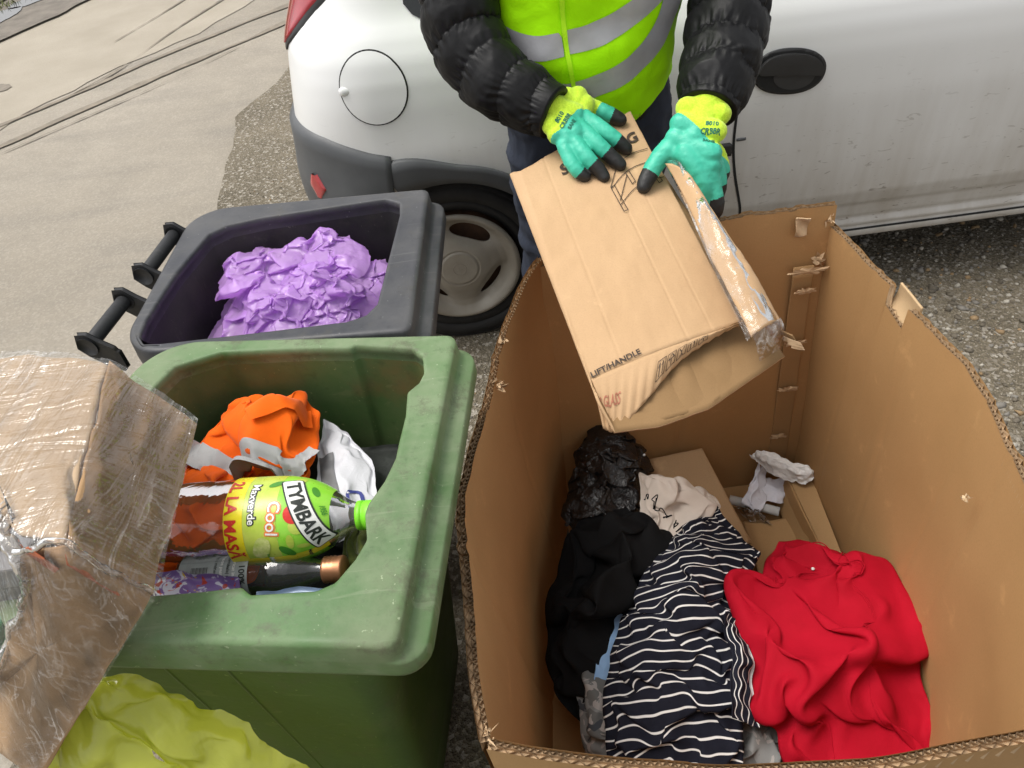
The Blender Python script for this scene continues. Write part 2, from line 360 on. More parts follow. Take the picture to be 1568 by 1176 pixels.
def car_loop(z, off=0.0):
    yn = YN+kz(DZ, z)-off; xr = kz(XR, z)-off; xf = kz(XF, z)+off; rr = kz(RR, z)+off; rf = min(.5, .3+off+.1)
    yf = 2*YC-yn; P = []
    x = np.linspace(xf-rf, xr+rr, NS); y = np.full(NS, yn)
    P.append(np.c_[x, y])
    def arc(cx, cy, r, a0, a1, n, e=2.3):
        a = np.radians(np.linspace(a0, a1, n+2)[1:-1]); c, s = np.cos(a), np.sin(a)
        return np.c_[cx+r*np.sign(c)*np.abs(c)**(2/e), cy+r*np.sign(s)*np.abs(s)**(2/e)]
    P.append(arc(xr+rr, yn+rr, rr, 270, 180, 26))
    P.append(np.c_[np.full(14, xr), np.linspace(yn+rr, yf-rr, 14)])
    P.append(arc(xr+rr, yf-rr, rr, 180, 90, 26))
    P.append(np.c_[np.linspace(xr+rr, xf-rf, 60), np.full(60, yf)])
    P.append(arc(xf-rf, yf-rf, rf, 90, 0, 14)); P.append(np.c_[np.full(10, xf), np.linspace(yf-rf, yn+rf, 10)]); P.append(arc(xf-rf, yn+rf, rf, 0, -90, 14))
    P = np.vstack(P)
    side = np.clip((P[:, 1]-YC)/(YN-YC), -1, 1)
    bow = .028*((P[:, 0]-1.2)/1.8)**2; P[:, 1] += side*bow
    # slight flare around the wheel arches
    for wx in (WX, WX+2.491):
        d = np.hypot(P[:, 0]-wx, z-WZ); P[:, 1] -= side*.014*np.exp(-((d-.36)/.09)**2)*(z < 1)
    return P
loops = [np.c_[car_loop(z), np.full(NS+26+14+26+60+14+10+14, z)] for z in _z]
NL = len(loops[0])
P = np.array(loops); V = P.reshape(-1, 3); Fc = gridfaces(len(_z), NL, cv=True)
Fc += [tuple(range(NL)), tuple((len(_z)-1)*NL+j for j in range(NL-1, -1, -1))]
mi = np.zeros(len(Fc), int); mi[-2] = 1
body = mesh('body', V, Fc, [M_PAINT, M_DARK], car, mi=mi)
def cyl_cutter(x, z, r, y0, y1, n=72):
    a = np.linspace(0, 2*np.pi, n, endpoint=False); A = np.c_[x+r*np.cos(a), np.full(n, y0), z+r*np.sin(a)]; B = A.copy(); B[:, 1] = y1
    return mesh('cutter', np.vstack([A, B]), gridfaces(2, n, cv=True)+[tuple(range(n-1, -1, -1)), tuple(range(n, 2*n))], M_DARK, flat=True)
def cut(o, cutters):
    for c in cutters:
        b = o.modifiers.new('cut', 'BOOLEAN'); b.operation = 'DIFFERENCE'; b.solver = 'EXACT'; b.object = c; b.material_mode = 'TRANSFER'
    applied(o)
    for c in cutters: bpy.data.objects.remove(c)
body_bvh0 = bvh_of(body)
bm = bmesh.new(); bm.from_mesh(body.data); bmesh.ops.recalc_face_normals(bm, faces=bm.faces[:]); bm.to_mesh(body.data); bm.free()
cut(body, [cyl_cutter(WX+dx, WZ+.005, .318, y0, y1) for dx in (0, 2.491) for y0, y1 in ((1.5, 2.22), (3.32, 4.0))])
# arch trim
def ring_patch(name, x, z, rin, rout, a0, a1, n, m, off):
    a = np.radians(np.linspace(a0, a1, n)); G = []
    for q in a:
        row = []
        for k, tt in enumerate((0, .02, .35, .7, .97, 1.0)):
            ri = rin(math.degrees(q)); ro = rout(math.degrees(q)); r = ri+(ro-ri)*tt
            h = body_bvh0.ray_cast(Vector((x+r*math.cos(q), 0, z+r*math.sin(q))), Vector((0, 1, 0)))
            p = h[0] if h[0] is not None else Vector((x+r*math.cos(q), 1.98, z+r*math.sin(q)))
            oo = off+.006*float(smooth(60, 110, math.degrees(q)))*(WX+.1 > x); row.append((p.x, p.y-(0 if k == 0 or k == 5 else oo)+(.03 if k == 0 else 0), p.z))
        G.append(row)
    return gridmesh(name, G, m, car)
ring_patch('arch_trim', WX, WZ+.005, lambda a: .310, lambda a: .362+.052*float(smooth(80, 112, a)), -8, 113, 60, M_PLAST, .010)
ring_patch('arch_trim', WX+2.491, WZ+.005, lambda a: .310, lambda a: .362, -8, 188, 60, M_PLAST, .010)
# rear bumper: a shell around the rear corner
i0 = NS-2; i1 = NS+26+14+26+16
def bump_shell():
    rows = []
    idx = np.arange(i0, i1)
    base = car_loop(.65)[idx]; xs = base[:, 0]
    ztop = np.interp(xs, [-.66, -.5, -.42, -.30, -.2, .1], [.775, .77, .755, .715, .69, .655])
    ts = np.r_[0, .02, np.linspace(.08, .9, 16), .955, .985, 1.0]
    for t_ in ts:
        zz = .30+(ztop-.30)*t_
        bul = .016*(1 if 0 < t_ < .99 else 0)+.014*math.exp(-((t_-.55)/.22)**2) - (.012 if t_ > .97 else 0)
        row = [(*car_loop(z, bul)[i], z) for i, z in zip(idx, zz)]
        rows.append(row)
    return np.array(rows)
bumper = gridmesh('rear_bumper', bump_shell(), M_PLAST, car)
solid(bumper, .02, -1)
applied(bumper)
bm = bmesh.new(); bm.from_mesh(bumper.data); bmesh.ops.recalc_face_normals(bm, faces=bm.faces[:]); bm.to_mesh(bumper.data); bm.free()
cut(bumper, [cyl_cutter(WX, WZ+.005, .322, 1.5, 2.4)])
bumper_bvh = bvh_of(bumper)
body_bvh = bvh_of(body)
# wheels
def lathe(prof, cx, cy, cz, n=72):
    a = np.linspace(0, 2*np.pi, n, endpoint=False); p = np.asarray(prof, float)
    return np.stack([np.stack([cx+r*np.cos(a), np.full(n, cy+y), cz+r*np.sin(a)], 1) for r, y in p])
M_HUB = simple('grey_wheel_cover', (.38, .35, .30), .5, .35, 9, .15, 300, metal=.15, c2=(.27, .24, .195))
def wheel(x, y, flip=1):
    w = bpy.data.objects.new('wheel', None); w.empty_display_size = .1; w.location = (x, y, WZ); link(w, car)
    w.location = (x, y, WZ); w.matrix_parent_inverse = Matrix.Translation(car.location).inverted()
    s = flip
    def kid(o): o.parent = w; o.matrix_parent_inverse = Matrix.Translation((x, y, WZ)).inverted(); return o
    ty = [(.185, .03), (.192, .012), (.205, .004), (.222, -.002), (.2225, .0015), (.2275, .0015), (.228, -.003), (.25, -.006), (.268, -.002), (.270, .003), (.273, .003), (.275, .0), (.283, .012), (.288, .028)]
    for g in (.045, .08, .115): ty += [(.289, g-.004), (.282, g-.003), (.282, g+.003), (.289, g+.004)]
    ty += [(.286, .145), (.27, .165), (.23, .17), (.185, .14)]
    kid(gridmesh('tyre', lathe([(r, yy*s) for r, yy in ty], x, y, WZ), M_RUB, None, cv=True))
    # cover: polar grid
    nr, na = 60, 120; rr = np.linspace(.0, .188, nr); aa = np.linspace(0, 2*np.pi, na, endpoint=False)
    prof = np.interp(rr, [0, .056, .0585, .061, .0635, .07, .10, .13, .15, .165, .174, .18, .188], [-.010, -.008, -.003, -.003, -.006, -.004, .004, .008, .006, -.004, -.010, -.011, -.003])
    A, Rr = np.meshgrid(aa, rr); D = np.repeat(prof[:, None], na, 1)
    slots = [(66, .064, .025), (-38, .058, .019), (-142, .058, .019), (158, .058, .019)]
    X, Z = Rr*np.cos(A), Rr*np.sin(A)
    for a, L, wd in slots:
        c, sn = math.cos(R(a)), math.sin(R(a)); rc = .122
        rad = X*c+Z*sn-rc; tan = -X*sn+Z*c
        e = np.sqrt((tan/(L*1.35))**2+(rad/(wd*1.55))**2); D = D+.020*np.exp(-e**4)
    cov = gridmesh('wheel_cover', np.stack([x+X, y+(D-.004)*s, WZ+Z], -1), M_HUB, None, cv=True); solid(cov, .003, 0)
    cuts = []
    for a, L, wd in slots[:]:
        c, sn = math.cos(R(a)), math.sin(R(a)); q = np.linspace(0, 2*np.pi, 40, endpoint=False)
        ta = L*np.sign(np.cos(q))*np.abs(np.cos(q))**.8; ra = wd*np.sin(q)*(1 if wd > .02 else .55)+.122-.004*(ta/L)**2*2
        A0 = np.c_[x+ra*c-ta*sn, np.full(40, y-.06), WZ+ra*sn+ta*c]; B0 = A0.copy(); B0[:, 1] = y+.06
        cc = mesh('cutter', np.vstack([A0, B0]), gridfaces(2, 40, cv=True)+[tuple(range(39, -1, -1)), tuple(range(40, 80))], M_HUB, flat=True)
        bm = bmesh.new(); bm.from_mesh(cc.data); bmesh.ops.recalc_face_normals(bm, faces=bm.faces[:]); bm.to_mesh(cc.data); bm.free(); cuts.append(cc)
    cut(cov, cuts); kid(cov)
    M_RUST = simple('rusty_brake', (.10, .05, .025), .8, .5, 30)
    kid(gridmesh('brake_drum', lathe([(.001, .045*s), (.10, .045*s), (.13, .05*s), (.175, .06*s), (.18, .12*s)], x, y, WZ, 48), M_RUST, None, cv=True))
    if flip == 1:   # round emblem with a bolt, and the valve screw
        kid(gridmesh('emblem_ring', np.stack([np.stack([x+r*np.cos(aa), np.full(na, y-.0145+dy), WZ+r*np.sin(aa)], 1) for r, dy in ((.0185, .003), (.0190, -.0008), (.0212, -.0008), (.0217, .003))]), M_HUB, None, cv=True))
        bz = [(-.030, .006), (-.004, .005), (.004, -.006), (.030, -.006), (.004, -.001), (-.004, .010)]
        bz = [(b_, a_) for a_, b_ in bz]
        Vv = [(x+p[0], y-.0155, WZ+p[1]) for p in bz]+[(x+p[0], y-.010, WZ+p[1]) for p in bz]; k = len(bz)
        kid(mesh('emblem_bolt', Vv, [tuple(range(k))]+[(i, (i+1) % k, (i+1) % k+k, i+k) for i in range(k)], M_HUB, None, flat=True))
        kid(gridmesh('valve_screw', np.stack([np.stack([x+.043+r*np.cos(aa[::6]), np.full(20, y-.0125+dy), WZ+.006+r*np.sin(aa[::6])], 1) for r, dy in ((.0085, .002), (.0085, -.001), (.006, -.001), (.0055, .004), (.003, .004), (.0028, .0), (.0001, .0))]), simple('screw_metal', (.12, .11, .1), .4, .2, 30, metal=.6), None, cv=True))
    return w
wheel(WX, 1.985); wheel(WX+2.491, 1.985); wheel(WX, 3.55, -1); wheel(WX+2.491, 3.55, -1)
# body details dropped on to the side
def circ(cx, cz, rx, rz=None, n=48, e=2.0, rot=0):
    a = np.linspace(0, 2*np.pi, n, endpoint=False); c, s = np.cos(a), np.sin(a); rz = rz or rx
    x = rx*np.sign(c)*np.abs(c)**(2/e); z = rz*np.sign(s)*np.abs(s)**(2/e); q = R(rot)
    return np.c_[cx+x*math.cos(q)-z*math.sin(q), cz+x*math.sin(q)+z*math.cos(q)]
def sidestrip(name, pts, w, m, off=.002, n=60, par=None, bv=None):
    c = catmull(np.asarray(pts, float), n); T = np.gradient(c, axis=0); T /= np.linalg.norm(T, axis=1)[:, None]; N = np.c_[-T[:, 1], T[:, 0]]
    G = []
    for p, nn in zip(c, N):
        row = []
        for k in (-1, 1):
            q = p+nn*w/2*k; h = (bv or body_bvh0).ray_cast(Vector((q[0], 0, q[1])), Vector((0, 1, 0))); pp = h[0]+h[1]*off*(1 if h[1].y < 0 else -1); row.append(tuple(pp))
        G.append(row)
    return gridmesh(name, G, m, par or car)
flap = raycast_patch('fuel_flap_gap', body_bvh0, circ(-.252, .872, .088, .090), M_DARK, car, .0012, .012)
fl = raycast_patch('fuel_flap', body_bvh0, circ(-.252, .872, .084, .086), M_PAINT, car, .0042, .012)
nb = Vector((-.335, YN+.012, .873))
h = body_bvh0.ray_cast(Vector((-.33, 0, .872)), Vector((0, 1, 0))); nb = h[0]
q = np.linspace(0, np.pi/2, 10); aa = np.linspace(0, 2*np.pi, 24, endpoint=False)
kn = gridmesh('flap_knob', [[(nb.x+.022*math.sin(t_)*math.cos(a)*(1.1 if math.cos(a) > 0 else .6), nb.y-.011*math.cos(t_), nb.z+.013*math.sin(t_)*math.sin(a)) for a in aa] for t_ in np.linspace(.02, np.pi/2, 12)], M_PAINT, fl, cv=True)
kn.matrix_parent_inverse = Matrix()
# door gap and shut line
M_GAP = simple('door_gap', (.01, .01, .01), .8, .2, 20)
sidestrip('door_gap', [(.775, .24), (.752, .31), (.735, .40), (.705, .52), (.692, .63), (.70, .78), (.74, .93), (.77, 1.0)], .0075, M_GAP, .0015, 80)
sidestrip('door_gap', [(.775, .243), (1.2, .243), (1.7, .243), (2.02, .245)], .005, M_GAP, .0015, 50)
sidestrip('door_gap', [(2.02, .245), (2.05, .5), (2.06, .8), (2.0, .99)], .006, M_GAP, .0015, 50)
raycast_patch('rub_strip', body_bvh0, [(.655, .575), (.688, .575), (.688, .612), (.655, .612)], M_BLK, car, .008, .01, thick=.008)
hook = raycast_patch('door_strip', body_bvh0, [(.70, .615), (.725, .615), (.725, .622), (.70, .622)], M_PLAST, car, .004, .01, thick=.004)
# door handle: black oval dish, grip plate and recess
dh = bpy.data.objects.new('door_handle', None); link(dh, car); dh.location = (.826, 1.94, .785); dh.empty_display_size = .05
_pl = dh.location.copy()
def hk(o): o.parent = dh; o.matrix_parent_inverse = Matrix.Translation(_pl).inverted(); return o
HX, HZ, HR = .820, .790, -7
hk(raycast_patch('handle_rim', body_bvh0, circ(HX, HZ, .096, .058, e=2.25, rot=HR), M_BLK, None, .006, .008, thick=.008))
hk(raycast_patch('handle_dish', body_bvh0, circ(HX, HZ, .090, .052, e=2.25, rot=HR), M_DARK, None, .0075, .008))
up_ = circ(HX, HZ, .085, .047, e=2.25, rot=HR); cr, sr = math.cos(R(HR)), math.sin(R(HR))
loc = np.c_[(up_[:, 0]-HX)*cr+(up_[:, 1]-HZ)*sr, -(up_[:, 0]-HX)*sr+(up_[:, 1]-HZ)*cr]; loc[:, 1] = np.maximum(loc[:, 1], -.006)
gp = np.c_[HX+loc[:, 0]*cr-loc[:, 1]*sr, HZ+loc[:, 0]*sr+loc[:, 1]*cr]
bevel(hk(raycast_patch('handle_grip', body_bvh0, gp, M_BLK, None, .020, .008, thick=.012)), .004, 3)
lo_ = circ(HX+.012, HZ-.012, .055, .034, e=2.0, rot=HR)
hk(raycast_patch('handle_recess', body_bvh0, lo_, simple('handle_recess_plastic', (.03, .03, .031), .5, .2, 40), None, .0095, .008))
# side windows
t = NT('car_glass'); M_GLS = t.set(color=(.012, .014, .015), rough=.04, spec=.6)
raycast_patch('quarter_window', body_bvh0, catmull([(.66, 1.00), (.25, .998), (-.07, 1.002), (-.122, 1.015), (-.145, 1.045), (-.13, 1.09), (-.02, 1.22), (.14, 1.335), (.64, 1.36), (.66, 1.00)], 80)[:-1], M_GLS, car, .003, .03)
raycast_patch('door_window', body_bvh0, [(.72, 1.00), (1.95, 1.00), (1.6, 1.2), (1.25, 1.35), (.7, 1.36)], M_GLS, car, .003, .03)

# tail lamp wrapping the rear corner, and the red reflector in the bumper
def corner_patch(name, zs, i_s, i_e, off, m, n=16, edge=.006):
    G = []
    for z in zs:
        L_ = car_loop(z, off); a = np.interp(z, *zip(*i_s)); b = np.interp(z, *zip(*i_e)); q = np.linspace(a, b, n); i = q.astype(int); f = (q-i)[:, None]
        p = L_[i]*(1-f)+L_[i+1]*f; p0 = car_loop(z, -.004); p[0] = p0[i[0]]*(1-f[0])+p0[i[0]+1]*f[0]; p[-1] = p0[i[-1]]*(1-f[-1])+p0[i[-1]+1]*f[-1]
        G.append(np.c_[p, np.full(n, z)])
    return gridmesh(name, G, m, car)
def lens(name, c): t = NT(name); return t.set(color=t.mix(t.ramp(t.noise(30, 3), .3, .7), tuple(x*.8 for x in c), c), rough=.12, spec=.6, coat=.5)
TS = [(.935, 181), (.96, 178), (1.0, 174), (1.055, 169.2), (1.12, 165), (1.3, 160.5)]; TE = [(.935, 184), (1.0, 190), (1.3, 192)]
corner_patch('tail_lamp_rim', np.linspace(.932, 1.30, 30), TS, TE, .005, M_BLK)
corner_patch('tail_lamp', np.linspace(.945, 1.29, 30), [(z+.008, i+.9) for z, i in TS], [(z, i-.6) for z, i in TE], .009, lens('red_lens', (.34, .008, .02)))
corner_patch('reflector', np.linspace(.578, .648, 12), [(.578, 171.5), (.61, 169), (.648, 171.5)], [(.578, 173), (.61, 174.8), (.648, 173)], .030, lens('red_reflector', (.45, .03, .035)), 8)
sidestrip('bumper_seam', [(-.245, .70), (-.225, .665), (-.205, .62)], .004, M_GAP, .0012, 12, bv=bumper_bvh)
# ------------------------------------------------------------------ wheelie bins
def bin_mat(name, c, c2, dust, dscale=9, damt=.5, stain=None, rough=.5, grime=.25):
    t = NT(name)
    col = t.mix(t.ramp(t.noise(5, 5), .3, .7), c2, c)
    d = t.math('MULTIPLY', t.ramp(t.noise(dscale, 6, .65), .38, .68), damt)
    col = t.mix(d, col, dust)
    if stain: col = t.mix(t.math('MULTIPLY', t.ramp(t.noise(4.3, 5, .6), .5, .66), stain[1]), col, stain[0])
    sp = t.noise(150, 2); col = t.mix(t.math('MULTIPLY', t.ramp(sp, .70, .76), .5), col, tuple(min(1, x*1.7) for x in dust))
    gr = t.noise(55, 4, .7); col = t.mix(t.math('MULTIPLY', t.ramp(gr, .58, .80), .45), col, tuple(x*.35 for x in c2))
    g2 = t.noise(17, 8, .78); col = t.mix(t.math('MULTIPLY', t.ramp(g2, .53, .64), grime), col, (.075, .068, .045))
    sc = t.noise(30, 3, .6, stretch=(.2, 2.5, 1), dist=.6); col = t.mix(t.math('MULTIPLY', t.ramp(sc, .63, .68), .25), col, dust)
    t.set(color=col, spec=.4); t.set(rough=t.math('ADD', t.math('MULTIPLY', d, .5), rough), normal=t.bump(t.noise(90, 4), .25, .0015)); return t.m
NA = 288
_th = np.linspace(0, 2*np.pi, NA, endpoint=False)
def polar_sample(poly, c, th=_th):
    """points of a star-shaped polygon at the given angles"""
    P = np.asarray(poly, float)-c; Q = np.roll(P, -1, 0); out = np.zeros((len(th), 2))
    for k, a in enumerate(th):
        d = np.array([math.cos(a), math.sin(a)]); best = 0
        E = Q-P; den = d[0]*E[:, 1]-d[1]*E[:, 0]; den = np.where(np.abs(den) < 1e-12, 1e-12, den)
        t = (P[:, 0]*E[:, 1]-P[:, 1]*E[:, 0])/den; s = (P[:, 0]*d[1]-P[:, 1]*d[0])/den
        ok = (t > 0) & (s >= -1e-6) & (s <= 1+1e-6)
        best = t[ok].max() if ok.any() else .1
        out[k] = c+d*best
    return out
def bin_loop(u0, u1, v0, v1, r, O, U, Vv):
    q = roundrect(u0, u1, v0, v1, r if isinstance(r, (list, tuple)) else [r]*4, 10); return O+q[:, :1]*U+q[:, 1:]*Vv
def make_bin(root, O, rot, outer, rim_mat, body_mat, in_mat, inner, zr, hinge_r, floor):
    U = np.array([math.cos(R(rot)), math.sin(R(rot))]); Vv = np.array([-U[1], U[0]]); O = np.array(O)
    c = np.mean(np.asarray(inner), 0)
    def L(u0, u1, v0, v1, r, z): return np.c_[polar_sample(bin_loop(u0, u1, v0, v1, r, O, U, Vv), c), np.full(NA, z)]
    u0, v1 = outer
    def rr(k): return [k, hinge_r, hinge_r, k]
    inn = polar_sample(inner, c)
    # rim: skirt, step, flat top, inner lip
    def I(off, z):
        d = inn-c; n = np.linalg.norm(d, axis=1)[:, None]; return np.c_[inn+d/n*off, np.full(NA, z)]
    rim = [L(u0+.010, -.045, .028, v1-.010, rr(.04), zr-.055), L(u0+.012, .004, .008, v1-.004, rr(.032), zr-.062), L(u0+.004, .021, .001, v1-.001, rr(.032), zr-.060), L(u0+.001, .024, 0, v1, rr(.032), zr-.054), L(u0, .0225, 0, v1, rr(.030), zr-.034), L(u0, .020, .0, v1, rr(.029), zr-.031), L(u0, .008, .0, v1, rr(.024), zr-.030),
           L(u0, .002, 0, v1, rr(.020), zr-.028), L(u0, .000, .001, v1-.001, rr(.018), zr-.022), L(u0, -.002, .002, v1-.001, rr(.017), zr-.005), L(u0+.001, -.004, .004, v1-.002, rr(.015), zr-.0015), L(u0+.0055, -.0095, .0095, v1-.006, rr(.013), zr), L(u0+.009, -.014, .014, v1-.0075, rr(.012), zr)]
    rim += [I(.007, zr), I(.003, zr+.0005), I(.0, zr-.002), I(.0, zr-.012), I(.003, zr-.016), I(.003, zr-.03)]
    gridmesh('rim', np.array(rim), rim_mat, root, cv=True)
    bodyL = [L(u0+.03+.075, -.045-.075, .028+.05, v1-.02-.05, .04, .06), L(u0+.105, -.12, .078, v1-.07, .04, .055), L(u0+.09, -.105, .068, v1-.06, .05, .12)]
    for k in range(8):
        f_ = k/7; bodyL.append(L(u0+.09-.080*f_, -.105+.055*f_, .068-.036*f_, v1-.055+.045*f_, .045, .12+(zr-.065-.12)*f_))
    bo = gridmesh('body', np.array(bodyL), body_mat, root, cv=True)
    ins = [I(.003, zr-.028), I(.001, zr-.10)]
    lowr = L(u0+.11, -.125, .09, v1-.08, .06, floor)
    top = I(.001, zr-.10)
    for k in range(1, 9):
        f_ = k/8; ins.append(top*(1-f_)+lowr*f_)
    ins.append(np.c_[np.tile(c, (NA, 1)), np.full(NA, floor-.005)])
    gridmesh('inner_wall', np.array(ins), in_mat, root, cv=True)
    # raised rib lines on the body faces and a pair of wheels at the hinge side
    def W3(u, v, z): p = O+u*U+v*Vv; return (p[0], p[1], z)
    for v_, s in ((.068, -1),):
        for uu in (u0+.19, u0+.27):
            pb = W3(uu, v_-s*.002, .14); pt = W3(uu-.03, (v_-.034 if s < 0 else v_+.034)-s*.002, zr-.09)
            tubemesh('rib', [pb, pt], .004, body_mat, root, 8)
    M_W = M_RUB
    for v_ in (.03, v1-.03):
        a = np.linspace(0, 2*np.pi, 40, endpoint=False); cu = u0+.12
        prof = [(.02, -.022), (.085, -.022), (.098, -.014), (.10, 0), (.098, .014), (.085, .022), (.02, .022)]
        gridmesh('wheel', np.array([[W3(cu+r*math.cos(q), v_+y, .101+r*math.sin(q)) for q in a] for r, y in prof]), M_W, root, cv=True, caps=True)
    return U, Vv, O, W3
GREEN_IN = [(-0.5092, 0.8586), (-0.4926, 0.891), (-0.4284, 0.9104), (-.30, .8935), (-0.2273, 0.8796), (-0.2229, 0.8852), (-0.1374, 0.8601), (-0.1222, 0.8397), (-0.1205, 0.8046), (-0.1298, 0.7796), (-0.1435, 0.773), (-0.1457, 0.7255), (-0.1537, 0.6799), (-0.1575, 0.6526), (-0.1706, 0.6176), (-0.1894, 0.5854), (-0.1927, 0.5713), (-0.1885, 0.5334), (-0.2008, 0.5087), (-0.221, 0.4821), (-0.2421, 0.4746), (-0.3153, 0.4806), (-0.3266, 0.4921), (-0.3796, 0.4934), (-0.4281, 0.4964), (-.53, .505), (-.585, .54), (-.56, .75)]
green_bin = thing('green_wheelie_bin', 'open green wheelie bin with worn dusty rim, beside the cardboard bin', 'bin', (-.33, .68, 0))
M_GRIM = bin_mat('green_rim_plastic', (.085, .175, .058), (.058, .125, .038), (.235, .275, .175), 7, .75, rough=.45, stain=((.13, .12, .075), .35), grime=.55)  # rim paler than the body: real weathering and dust, plus light painted in
M_GBODY = bin_mat('green_bin_plastic', (.045, .10, .018), (.033, .075, .012), (.13, .17, .07), 6, .25)
M_GIN = bin_mat('green_bin_inside', (.07, .135, .04), (.055, .105, .035), (.20, .21, .10), 7, .4, stain=((.22, .105, .04), .75))
gU, gV, gO, G3 = make_bin(green_bin, (-.150, .392), -9.5, (-.485, .495), M_GRIM, M_GBODY, M_GIN, GREEN_IN, .93, .085, .25)
DARK_IN = [(-0.5173, 1.2646), (-0.4854, 1.2889), (-.42, 1.30), (-0.1913, 1.309), (-0.1636, 1.2871), (-0.1629, 1.2452), (-0.1941, 0.987), (-0.2114, 0.9603), (-0.2414, 0.9504), (-0.5273, 0.9567), (-0.5574, 0.9608), (-0.5707, 0.9832), (-0.571, 1.0246), (-0.5512, 1.1477)]
dark_bin = thing('grey_wheelie_bin', 'open dark grey wheelie bin with bar handles, a purple bag inside', 'bin', (-.34, 1.12, 0))
M_DRIM = bin_mat('grey_rim_plastic', (.034, .036, .044), (.022, .024, .030), (.14, .138, .135), 6, .45, rough=.4)
M_DBODY = bin_mat('grey_bin_plastic', (.014, .015, .018), (.010, .011, .013), (.06, .06, .06), 6, .25)
M_DIN = bin_mat('grey_bin_inside', (.013, .013, .016), (.008, .008, .010), (.10, .10, .08), 5, .3)
dU, dV, dO, D3 = make_bin(dark_bin, (-.1385, .906), -4.5, (-.462, .425), M_DRIM, M_DBODY, M_DIN, DARK_IN, .926, .07, .25)
# hinge handles of the dark bin
def handle_bar(a, b, z):
    a = np.array([*a, z]); b = np.array([*b, z]); d = (b-a)/np.linalg.norm(b-a); q = np.array([0, 0, 1.]); s = np.cross(d, q)
    if s[0] < 0: s = -s
    o = tubemesh('handle_bar', [a-d*.004, a, b, b+d*.004], [.0105, .012, .012, .0105], M_DBODY, dark_bin, 18)
    for p, e in ((a, -1), (b, 1)):   # curved bracket plates reaching to the rim
        ring = tubemesh('bracket_boss', [p+d*e*.002, p+d*e*.014], .017, M_DBODY, dark_bin, 24)
        prof = [(-.012, .020), (.004, .021), (.022, .006), (.04, -.006), (.042, -.012), (.046, -.014), (.046, -.045), (.040, -.05), (.02, -.042), (-.006, -.022), (-.020, -.006)]
        k = len(prof); V = []
        for w in (.003, .011): V += [tuple(p+d*e*w+s*x+q*y) for x, y in prof]
        Fc = [tuple(range(k)), tuple(range(2*k-1, k-1, -1))]+[(i, (i+1) % k, (i+1) % k+k, i+k) for i in range(k)]
        br = mesh('bracket', V, Fc, M_DBODY, dark_bin, flat=True); bevel(br, .002, 2)
handle_bar((-.592, 1.292), (-.614, 1.178), .918)
handle_bar((-.632, 1.095), (-.655, .995), .918)
# ------------------------------------------------------------------ big open cardboard bin
def kraft(name, c=(.48, .280, .122), c2=(.41, .235, .098), rough=.75, lines=None):
    t = NT(name); col = t.mix(t.ramp(t.noise(3.5, 5), .3, .7), c2, c)
    col = t.mix(t.math('MULTIPLY', t.ramp(t.noise(380, 2), .45, .75), .22), col, tuple(x*.7 for x in c2))
    col = t.mix(t.math('MULTIPLY', t.ramp(t.noise(14, 5, .7), .62, .74), .35), col, tuple(min(1, x*1.35) for x in c))
    fl = t.noise(60, 2, .5, stretch=lines or (1, 1, .02))
    return t.set(color=col, rough=rough, spec=.2, normal=t.bump(fl, .16, .002, t.bump(t.noise(5, 3), .15, .01)))
M_KIN = kraft('kraft_inside'); M_KOUT = kraft('kraft_outside', (.43, .265, .125), (.36, .215, .095))
M_KEDGE = simple('kraft_edge', (.60, .43, .26), .85, .4, 60, .4, 300, c2=(.45, .30, .17))
M_FLUTE = simple('kraft_flute', (.56, .39, .23), .85, .4, 40)
box = thing('cardboard_bin', 'large open corrugated cardboard bin with torn rim, clothes and scraps inside', 'box', (.3, .8, 0))
